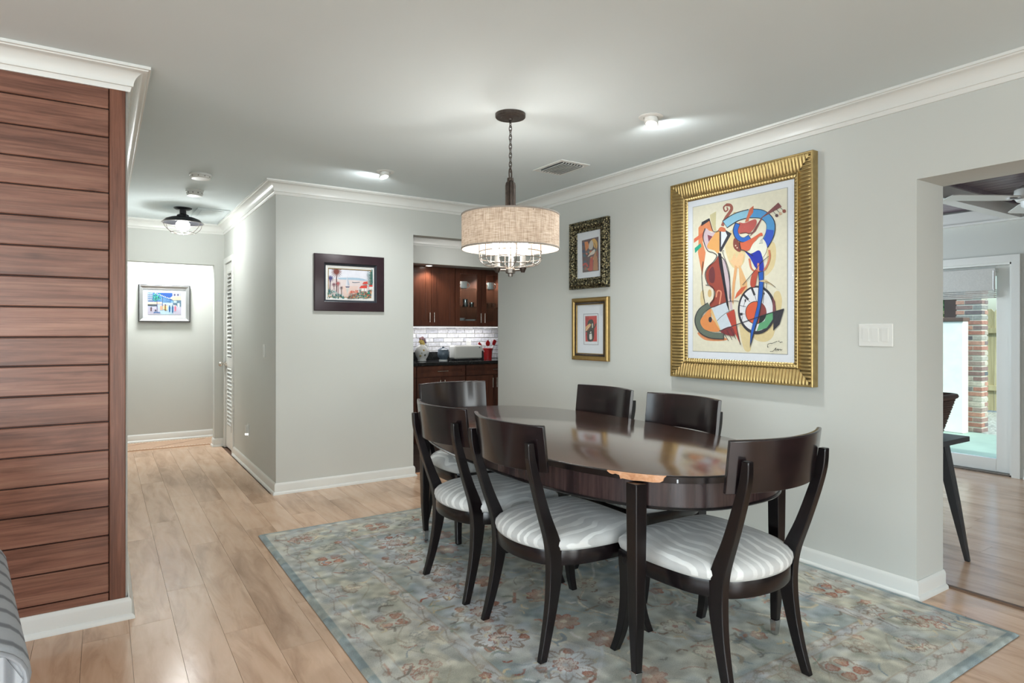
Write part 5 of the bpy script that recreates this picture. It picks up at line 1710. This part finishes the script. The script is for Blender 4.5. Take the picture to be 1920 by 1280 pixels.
A_.ell(1280 + 722 * S2, 480 + 508 * S2, 9 * S2, 18 * S2, DK, 12)
A_.ell(1280 + 936 * S2, 480 + 428 * S2, 8 * S2, 14 * S2, DK, 12)
A_.poly(b_((812, 180), (872, 158), (852, 250), (832, 347), (786, 347), (780, 280)), (184, 82, 66), True)
A_.poly(b_((868, 180), (932, 168), (932, 300), (926, 450), (882, 700), (832, 860), (775, 1052), (780, 880), (858, 560), (876, 300)), DK)
A_.poly(b_((876, 190), (926, 176), (926, 300), (916, 450), (868, 690), (815, 860), (779, 1010), (790, 850), (864, 560), (884, 300)), (40, 96, 190))
A_.poly(b_((864, 285), (960, 268), (1068, 358), (990, 312), (930, 296)), (214, 190, 142))
A_.line(b_((950, 290), (1010, 312), (1068, 358)), 5 * S2, DK)
A_.line(b_((870, 80), (870, 170)), 22 * S2, (216, 140, 112), False)
A_.line(b_((690, 330), (760, 250), (820, 180), (905, 70), (990, 0)), 6 * S2, DK, False)
A_.line(b_((312, 560), (215, 632), (178, 740), (225, 850), (330, 905), (478, 915)), 74 * S2, DK)
A_.line(b_((312, 560), (217, 634), (182, 740), (228, 848), (330, 902), (470, 912)), 60 * S2, (104, 116, 104))
A_.poly(b_((328, 600), (245, 680), (208, 750), (250, 830), (340, 862), (432, 852), (380, 760), (330, 690)), (224, 146, 88), True)
A_.ell(1280 + 322 * S2, 480 + 725 * S2, 20 * S2, 32 * S2, DK, 16)
A_.poly(b_((325, 640), (390, 780), (440, 852), (425, 800), (345, 600)), (226, 190, 132))
A_.poly(b_((340, 596), (500, 530), (540, 640), (562, 800), (442, 846), (385, 710)), (204, 216, 226))
A_.line(b_((400, 740), (450, 690), (520, 640), (590, 612)), 5 * S2, DK)
A_.poly(b_((505, 655), (597, 608), (622, 790), (668, 1012), (562, 790)), (188, 76, 62))
A_.poly(b_((440, 852), (562, 805), (602, 905), (500, 898)), (132, 58, 62), True)
for k in range(3):
    A_.line(b_((465 + 45 * k, 860 - 14 * k), (530 + 42 * k, 965 - 10 * k)), 5 * S2, DK, False)
A_.line(b_((425, 856), (660, 770), (960, 665), (1165, 603)), 9 * S2, DK)
A_.line(b_((330, 590), (500, 528), (600, 512), (650, 518)), 7 * S2, DK)
A_.line(b_((620, 790), (640, 900), (668, 1012)), 8 * S2, DK)
A_.line(b_((440, 0), (490, 60), (540, 260), (552, 520)), 7 * S2, DK)
A_.line(b_((240, 60), (225, 220), (240, 420), (266, 560)), 6 * S2, DK)
A_.line(a((240, 545), (218, 640), (262, 770), (330, 800), (362, 830), (330, 890), (262, 960), (240, 1040), (272, 1135)), 7 * S1, DK)
A_.line(b_((270, 330), (340, 345), (368, 410), (355, 500), (315, 550)), 7 * S2, DK)
A_.line(a((285, 450), (325, 575), (385, 570)), 6 * S1, DK)
A_.line(a((440, 780), (425, 800), (490, 1000), (500, 1280)), 5 * S1, DK)
A_.line(a((600, 690), (610, 760), (655, 780), (740, 830)), 8 * S1, DK)
# painter's signature scribble
for pts in (((978, 1035), (985, 1005), (1022, 994)), ((1020, 1000), (1060, 985), (1092, 972)), ((1005, 1090), (1040, 1085), (1075, 1048), (1068, 1075), (1100, 1060), (1096, 1078), (1122, 1062), (1130, 1076), (1145, 1064))):
    A_.line(b_(*pts), 5 * S2, (30, 30, 34))
for x, y in ((1108, 972), (1125, 985), (1142, 982), (982, 1038)):
    A_.ell(1280 + x * S2, 480 + y * S2, 6 * S2, 6 * S2, (30, 30, 34), 8)
A_.build(gp)
MB().box(-GW / 2 + 0.122, GW / 2 - 0.122, -0.0325, -0.0315, 0.122, GH - 0.122).build('picture_glass', 'picture_glass', gp)

# ---- two small pictures above one another
def small_frame(label, y0, y1, z0, z1):
    return thing('framed_picture', label, 'picture', (XR, (y0 + y1) / 2, z0), -PI / 2, group='framed pictures'), y1 - y0, z1 - z0
wp, W_, H_ = small_frame('small colourful print of a woman in an ornate pewter frame, upper of two', 3.577, 4.038, 1.604, 2.14)
ring_frame('ornate_frame', W_, H_, [(0.0, 0.0), (0.0, 0.030), (0.006, 0.036), (0.012, 0.034), (0.018, 0.030), (0.040, 0.042), (0.062, 0.030), (0.070, 0.026), (0.084, 0.024), (0.088, 0.010)], 'frame_ornate', wp)
ribbed_frame('beaded_lip', W_, H_, 0.066, 0.080, lambda t: 0.028, 0.011, 0.006, 'frame_ornate', wp, 4, 4)
ribbed_frame('leaf_carving', W_, H_, 0.016, 0.062, lambda t: 0.030 + 0.012 * math.sin(PI * t), 0.042, 0.010, 'frame_ornate', wp, 6, 8)
MB().box(-W_ / 2 + 0.07, W_ / 2 - 0.07, -0.014, -0.004, 0.07, H_ - 0.07).build('mat_board', 'mat', wp)
z8 = lambda *pts: [(1040 + x / 4.0, 380 + y / 4.0) for x, y in pts]
A_ = Art(right_wall_local(0.5 * (3.577 + 4.038), 1.604, 0.015), 0.015)
A_.poly(z8((204, 284), (329, 254), (332, 508), (210, 524)), (92, 70, 74))
rnd = random.Random(21)
pal = [(52, 92, 112), (172, 62, 50), (72, 118, 124), (196, 96, 62), (40, 60, 96), (150, 50, 56), (110, 120, 104), (206, 148, 86)]
for k in range(46):
    x, y = rnd.uniform(210, 322), rnd.uniform(290, 512)
    s = rnd.uniform(5, 13)
    x, y = min(max(x, 206 + s), 328 - s), min(max(y, 290 + s), 506 - s)
    A_.poly(z8((x - s, y - s * 0.3), (x + s * 0.2, y - s), (x + s, y + s * 0.4), (x - s * 0.2, y + s)), pal[k % 8], True)
A_.poly(z8((225, 295), (250, 290), (262, 330), (235, 365)), (212, 130, 66))
A_.poly(z8((268, 290), (300, 268), (322, 300), (318, 345), (296, 330), (290, 300)), (214, 166, 84), True)
A_.poly(z8((262, 305), (280, 280), (292, 310), (282, 348), (258, 345)), (196, 190, 180), True)
A_.poly(z8((250, 405), (275, 370), (302, 350), (300, 380), (270, 395)), (216, 208, 196), True)
A_.poly(z8((294, 400), (318, 345), (326, 470), (326, 506), (290, 508)), (178, 120, 72))
A_.poly(z8((268, 420), (290, 400), (288, 508), (258, 512)), (186, 70, 54))
A_.line(z8((214, 470), (235, 455), (250, 480)), 3, (190, 60, 50))
A_.line(z8((300, 300), (312, 340), (316, 400)), 0.8, (60, 50, 46))
A_.build(wp)
MB().box(-W_ / 2 + 0.075, W_ / 2 - 0.075, -0.020, -0.019, 0.075, H_ - 0.075).build('picture_glass', 'picture_glass', wp)
rp, W_, H_ = small_frame('small red print with white mat in a plain gold frame, lower of two', 3.577, 4.012, 1.037, 1.531)
ring_frame('gold_frame', W_, H_, [(0.0, 0.0), (0.0, 0.024), (0.008, 0.030), (0.026, 0.030), (0.034, 0.024), (0.036, 0.016), (0.040, 0.006)], 'frame_gold_s', rp)
ribbed_frame('rope_lip', W_, H_, 0.034, 0.052, lambda t: 0.020, 0.010, 0.005, 'bronze', rp, 4, 4)
ring_frame('inner_lip', W_, H_, [(0.050, 0.010), (0.051, 0.022), (0.055, 0.022), (0.057, 0.008)], 'frame_gold_s', rp)
MB().box(-W_ / 2 + 0.05, W_ / 2 - 0.05, -0.011, -0.003, 0.05, H_ - 0.05).build('mat_board', 'mat', rp)
A_ = Art(right_wall_local(0.5 * (3.577 + 4.012), 1.037, 0.0115), 0.0115)
A_.poly(z8((216, 833), (327, 829), (328, 1066), (218, 1064)), (112, 112, 116))
A_.poly(z8((219, 836), (324, 832), (325, 1063), (221, 1061)), (226, 230, 236))
A_.poly(z8((229, 850), (316, 847), (318, 1040), (231, 1040)), (198, 58, 54))
A_.poly(z8((229, 850), (258, 849), (250, 900), (236, 1000), (231, 1000)), (172, 44, 48))
A_.poly(z8((250, 890), (285, 878), (296, 940), (290, 1030), (250, 1035), (244, 980)), (44, 44, 42), True)
A_.poly(z8((232, 930), (262, 905), (276, 912), (250, 945), (234, 965)), (222, 176, 120))
A_.line(z8((236, 960), (262, 925)), 1.0, (240, 220, 190), False)
A_.line(z8((242, 965), (270, 925)), 1.0, (190, 90, 40), False)
A_.poly(z8((280, 905), (288, 905), (288, 935), (280, 940)), (206, 210, 196))
A_.poly(z8((262, 985), (274, 965), (280, 1018), (262, 1022)), (226, 222, 214), True)
A_.line(z8((232, 968), (290, 945), (312, 905)), 2.0, (54, 60, 52))
A_.line(z8((240, 990), (280, 975)), 1.6, (60, 70, 60), False)
A_.build(rp)
MB().box(-W_ / 2 + 0.052, W_ / 2 - 0.052, -0.016, -0.015, 0.052, H_ - 0.052).build('picture_glass', 'picture_glass', rp)

# ---- sailboat picture on the back wall
sx0, sx1, sz0, sz1 = 1.409, 1.996, 1.431, 1.891
W_, H_ = sx1 - sx0, sz1 - sz0
sp_ = thing('framed_picture', 'seaside picture of palms and a sailboat in a wide dark frame', 'picture', ((sx0 + sx1) / 2, YB, sz0), 0, group='framed pictures')
ring_frame('dark_frame', W_, H_, [(0.0, 0.0), (0.0, 0.020), (0.004, 0.024), (0.012, 0.026), (0.066, 0.044), (0.072, 0.044), (0.074, 0.034)], 'frame_dark', sp_, 20)
ring_frame('slate_lip', W_, H_, [(0.073, 0.036), (0.078, 0.034), (0.082, 0.026), (0.090, 0.024), (0.091, 0.010)], 'frame_inner', sp_, 20)
ring_frame('linen_liner', W_, H_, [(0.088, 0.012), (0.090, 0.020), (0.112, 0.014), (0.113, 0.008)], 'linen', sp_, 20)
ring_frame('gold_fillet', W_, H_, [(0.112, 0.009), (0.112, 0.0155), (0.117, 0.0150), (0.118, 0.009)], 'frame_gold_s', sp_, 20)
MB().box(-W_ / 2 + 0.085, W_ / 2 - 0.085, -0.009, -0.003, 0.085, H_ - 0.085).build('backing', 'linen', sp_)
def back_local(cx_, z0_, yy):
    def f(px, py):
        x, _, z = at_y(px, py, yy)
        return (x - cx_, z - z0_)
    return f
A_ = Art(back_local((sx0 + sx1) / 2, sz0, YB - 0.0095), 0.0095)
A_.poly([(-W_ / 2 + 0.113, 0.113), (W_ / 2 - 0.113, 0.113), (W_ / 2 - 0.113, H_ - 0.113), (-W_ / 2 + 0.113, H_ - 0.113)], (222, 222, 230), raw=True)
q = lambda *pts: [(580 + x / 9.847, 465 + y / 9.847) for x, y in pts]
Q = 1 / 9.847
A_.poly(q((328, 560), (1150, 600), (1150, 940), (328, 930)), (222, 208, 206))
A_.poly(q((545, 550), (700, 545), (860, 548), (960, 560), (1060, 590), (1040, 606), (820, 588), (560, 578)), (166, 190, 208), True)
A_.poly(q((600, 700), (900, 700), (860, 930), (640, 930)), (226, 200, 190))
A_.line(q((790, 630), (840, 636), (930, 630)), 12 * Q, (84, 96, 110))
# sailboat
A_.poly(q((695, 520), (668, 700), (705, 690)), (214, 214, 222))
A_.poly(q((700, 520), (745, 690), (706, 694)), (176, 186, 202))
A_.poly(q((662, 708), (748, 706), (735, 728), (678, 728)), (72, 88, 124))
A_.poly(q((680, 735), (735, 735), (715, 800), (695, 860), (690, 800)), (200, 204, 200))
def palm(cx_, cy_, r_, n, col, tx, ty, tw, tcol):
    A_.line(q((cx_, cy_), ((cx_ + tx) / 2 + 2, (cy_ + ty) / 2), (tx, ty)), tw * Q, tcol)
    for k in range(n):
        an = 2 * PI * k / n + 0.2
        A_.line(q((cx_, cy_), (cx_ + r_ * 0.6 * math.cos(an), cy_ + r_ * 0.6 * math.sin(an)), (cx_ + r_ * math.cos(an), cy_ + r_ * math.sin(an) + r_ * 0.12)), r_ * 0.20 * Q, col, taper=True)
palm(500, 435, 104, 18, (122, 58, 48), 502, 810, 17, (84, 50, 58))
palm(388, 555, 66, 16, (74, 72, 128), 376, 770, 14, (70, 56, 76))
palm(452, 670, 44, 12, (128, 82, 96), 456, 770, 9, (120, 84, 92))
palm(527, 650, 52, 12, (176, 92, 94), 530, 830, 9, (150, 90, 96))
palm(590, 730, 38, 10, (104, 84, 92), 593, 880, 12, (140, 112, 100))
# foliage and flowers
rnd = random.Random(33)
for k in range(90):
    x = rnd.uniform(335, 650)
    y = rnd.uniform(760 + max(0, (x - 400)) * 0.55, 930)
    c = [(30, 110, 118), (44, 140, 140), (24, 84, 92), (96, 168, 160), (42, 96, 70)][k % 5]
    A_.line(q((x, min(935, y + 14)), (x + rnd.uniform(-24, 24), y - 22)), 12 * Q, c, False, True)
for k in range(130):
    x = rnd.uniform(700, 1140)
    y = rnd.uniform(905 - (x - 690) * 0.42 if x < 900 else 790, 925)
    u = rnd.random()
    c = [(38, 110, 128), (60, 150, 130), (190, 108, 86), (150, 84, 74), (196, 150, 104), (46, 90, 66)][int(u * 6)]
    A_.ell(580 + x * Q, 465 + y * Q, rnd.uniform(9, 20) * Q, rnd.uniform(8, 15) * Q, c, 8)
for k in range(26):
    x, y = rnd.uniform(730, 900), rnd.uniform(785, 830)
    A_.ell(580 + x * Q, 465 + y * Q, 13 * Q, 10 * Q, [(206, 110, 92), (220, 140, 116), (180, 84, 76)][k % 3], 8)
A_.poly(q((925, 740), (1040, 735), (1040, 800), (935, 800)), (226, 222, 216))
A_.poly(q((905, 742), (940, 698), (1045, 690), (1050, 745)), (206, 62, 52))
A_.poly(q((960, 668), (990, 628), (1055, 618), (1065, 665)), (206, 66, 56))
A_.poly(q((1085, 712), (1095, 668), (1152, 662), (1152, 718)), (206, 62, 52))
A_.poly(q((1090, 718), (1150, 716), (1150, 770), (1090, 772)), (220, 218, 212))
A_.line(q((940, 745), (940, 800)), 8 * Q, (70, 60, 60), False)
A_.line(q((1000, 745), (1000, 790)), 8 * Q, (70, 60, 60), False)
for k in range(9):
    y = 425 + 27 * k
    A_.line(q((1150, y + 30), (1100, y + 36), (1055 - 12 * math.sin(k * 0.8), y + 4)), 20 * Q, (22, 108, 98), True, True)
A_.line(q((1142, 400), (1146, 660)), 18 * Q, (26, 92, 90), False)
A_.build(sp_)
MB().box(-W_ / 2 + 0.1, W_ / 2 - 0.1, -0.0185, -0.0178, 0.1, H_ - 0.1).build('picture_glass', 'picture_glass', sp_)

# ---- street scene in the cross hall
hx0, hx1, hz0, hz1 = 0.332, 0.857, 1.373, 1.799
W_, H_ = hx1 - hx0, hz1 - hz0
hp = thing('framed_picture', 'blue street scene print in a silver frame in the cross hall', 'picture', ((hx0 + hx1) / 2, YP, hz0), 0, group='framed pictures')
ring_frame('silver_frame', W_, H_, [(0.006, 0.0), (0.006, 0.036), (0.012, 0.038), (0.040, 0.026), (0.046, 0.026), (0.048, 0.010)], 'frame_silver', hp, 20)
ring_frame('black_edge', W_, H_, [(0.0, 0.0), (0.0, 0.036), (0.003, 0.038), (0.008, 0.037), (0.009, 0.0)], 'black', hp, 20)
MB().box(-W_ / 2 + 0.044, W_ / 2 - 0.044, -0.014, -0.004, 0.044, H_ - 0.044).build('mat_board', 'mat', hp)
A_ = Art(back_local((hx0 + hx1) / 2, hz0, YP - 0.0145), 0.0145)
q = lambda *pts: [(250 + x / 13.475, 520 + y / 13.475) for x, y in pts]
Q = 1 / 13.475
A_.poly(q((362, 378), (1212, 398), (1208, 938), (362, 935)), (176, 188, 214))
A_.poly(q((490, 380), (985, 392), (985, 470), (920, 520), (560, 420)), (32, 82, 158))
A_.poly(q((362, 378), (500, 382), (1000, 575), (1000, 640), (362, 606)), (74, 124, 178))
A_.poly(q((700, 510), (1000, 590), (1000, 640), (720, 640)), (112, 160, 200))
A_.line(q((500, 382), (760, 470), (1000, 578)), 14 * Q, (20, 36, 80), False)
for k in range(9):
    A_.ell(250 + (560 + 42 * k) * Q, 520 + (396 + 16 * k) * Q, 14 * Q, 12 * Q, (230, 236, 244), 8)
for j in range(4):
    for k in range(3):
        A_.poly(q((375 + 40 * k, 400 + 50 * j), (400 + 40 * k, 402 + 50 * j), (400 + 40 * k, 428 + 50 * j), (375 + 40 * k, 426 + 50 * j)), (214, 226, 240))
    A_.line(q((362, 440 + 50 * j), (500, 444 + 50 * j)), 10 * Q, (26, 52, 116), False)
for j in range(4):
    A_.line(q((730, 530 + 26 * j), (960, 578 + 16 * j)), 6 * Q, (40, 84, 150), False)
A_.poly(q((985, 398), (1212, 402), (1210, 480), (985, 500)), (164, 166, 190))
for k in range(2):
    A_.ell(250 + (1045 + 82 * k) * Q, 520 + 440 * Q, 18 * Q, 28 * Q, (60, 58, 84), 10)
A_.poly(q((940, 520), (985, 485), (1210, 472), (1210, 570), (1000, 572)), (240, 206, 160))
A_.poly(q((1000, 578), (1210, 576), (1208, 800), (1110, 800), (1100, 700), (1000, 690)), (84, 110, 130))
A_.poly(q((1115, 650), (1170, 650), (1170, 755), (1115, 755)), (190, 226, 224))
A_.poly(q((1015, 590), (1095, 590), (1095, 640), (1015, 640)), (170, 200, 200))
A_.poly(q((362, 620), (720, 615), (720, 665), (362, 680)), (228, 190, 170))
A_.poly(q((362, 680), (600, 690), (580, 722), (362, 715)), (44, 60, 66))
A_.poly(q((362, 740), (1208, 740), (1208, 938), (362, 935)), (182, 178, 196))
A_.poly(q((620, 740), (1010, 700), (1010, 935), (700, 935)), (170, 196, 210))
rnd = random.Random(3)
for k in range(40):
    A_.ell(250 + (585 + rnd.gauss(0, 45)) * Q, 520 + (515 + rnd.gauss(0, 42)) * Q, 20 * Q, 14 * Q, [(40, 150, 130), (70, 180, 150), (24, 104, 110)][k % 3], 8)
A_.line(q((598, 560), (600, 880)), 14 * Q, (38, 60, 96), False)
A_.line(q((510, 888), (600, 880), (680, 890)), 22 * Q, (60, 110, 170))
A_.line(q((735, 500), (735, 830)), 12 * Q, (40, 60, 90), False)
for x, y, h_, c in ((450, 800, 100, (92, 66, 74)), (560, 840, 40, (48, 56, 96)), (690, 770, 100, (226, 150, 120)), (715, 770, 100, (232, 160, 130)), (770, 750, 120, (220, 200, 150)), (808, 760, 160, (128, 96, 50)), (845, 760, 130, (214, 196, 150)), (915, 790, 160, (32, 86, 150)), (990, 800, 190, (24, 90, 140)), (1060, 775, 150, (206, 104, 124))):
    A_.poly(q((x - 24, y - h_ * 0.3), (x + 24, y - h_ * 0.3), (x + 16, y + h_ * 0.5), (x - 16, y + h_ * 0.5)), c)
    A_.ell(250 + x * Q, 520 + (y - h_ * 0.42) * Q, 15 * Q, 18 * Q, (60, 52, 56) if c[0] < 200 else (206, 160, 130), 8)
A_.build(hp)
MB().box(-W_ / 2 + 0.046, W_ / 2 - 0.046, -0.0245, -0.0238, 0.046, H_ - 0.046).build('picture_glass', 'picture_glass', hp)

# ================================================================== STRIPED ARMCHAIR at the left edge
ac = thing('armchair', 'grey striped rolled-arm armchair in front of the wood clad wall', 'armchair', (-0.690, 1.978, 0.0), math.radians(8.7))
def rolled_arm(sx):
    b = MB()
    prof = []
    for k in range(15):
        a_ = -0.75 * PI + k / 14 * 1.72 * PI
        prof.append((0.105 * math.sin(a_ + PI / 2) * 0.95, 0.555 + 0.085 * math.cos(a_ + PI / 2) * -1))
    sec = [(-0.045, 0.10), (-0.045, 0.47)] + [(0.095 * math.cos(t), 0.545 + 0.085 * math.sin(t)) for t in [PI * 1.15 - k / 16 * PI * 1.42 for k in range(17)]] + [(0.050, 0.45), (0.042, 0.10)]
    rings = []
    for y, s, dz in ((-0.405, 0.86, -0.02), (-0.40, 0.95, -0.008), (-0.385, 1.0, 0.0), (0.0, 1.0, 0.0), (0.40, 1.0, 0.012)):
        rings.append([(sx * 0.415 + x * s * sx, y, 0.10 + (z - 0.10) * (0.97 + 0.03 * s) + dz * (z > 0.4)) for x, z in sec])
    b.loft(rings)
    return b.build('arm', 'stripes', ac, smooth=50)
for s in (-1, 1):
    arm_ = rolled_arm(s)
    MB().loft([[(s * 0.415 + x * s, y, z) for x, z in ((-0.042, 0.11), (-0.042, 0.46), (-0.07, 0.50), (-0.078, 0.545), (-0.05, 0.60), (0.0, 0.618), (0.05, 0.60), (0.078, 0.545), (0.06, 0.49), (0.042, 0.44), (0.038, 0.11))] for y in (-0.409, -0.402)]).build('arm_front', 'stripes_front', arm_)
    MB().tube([(s * 0.415 + s * 0.093 * math.cos(t) * 0.92, -0.404, 0.545 + 0.083 * math.sin(t) * 0.92 - 0.004) for t in [2 * PI * k / 24 for k in range(24)]], 0.006, 6, True).build('welt', P('arm_welt', (150, 153, 158), 0.9), arm_, smooth=60)
MB().box(-0.38, 0.38, -0.36, 0.34, 0.10, 0.32).build('seat_base', 'stripes', ac, bevel=0.02)
MB().box(-0.36, 0.36, -0.40, 0.22, 0.32, 0.47).build('seat_cushion', 'stripes', ac, bevel=0.05, seg=4, smooth=60)
MB().loft([[(-0.36, 0.18 + 0.10 * k, 0.30), (0.36, 0.18 + 0.10 * k, 0.30), (0.33, 0.30 + 0.09 * k, 0.84), (-0.33, 0.30 + 0.09 * k, 0.84)] for k in (0, 1, 2)]).build('backrest', 'stripes', ac, bevel=0.05, seg=4, smooth=60)
for sx in (-1, 1):
    for y in (-0.34, 0.34):
        MB().rects([(sx * 0.36, y, 0.10, 0.05, 0.05), (sx * 0.36, y, 0.0, 0.032, 0.032)]).build('leg', 'espresso', ac)
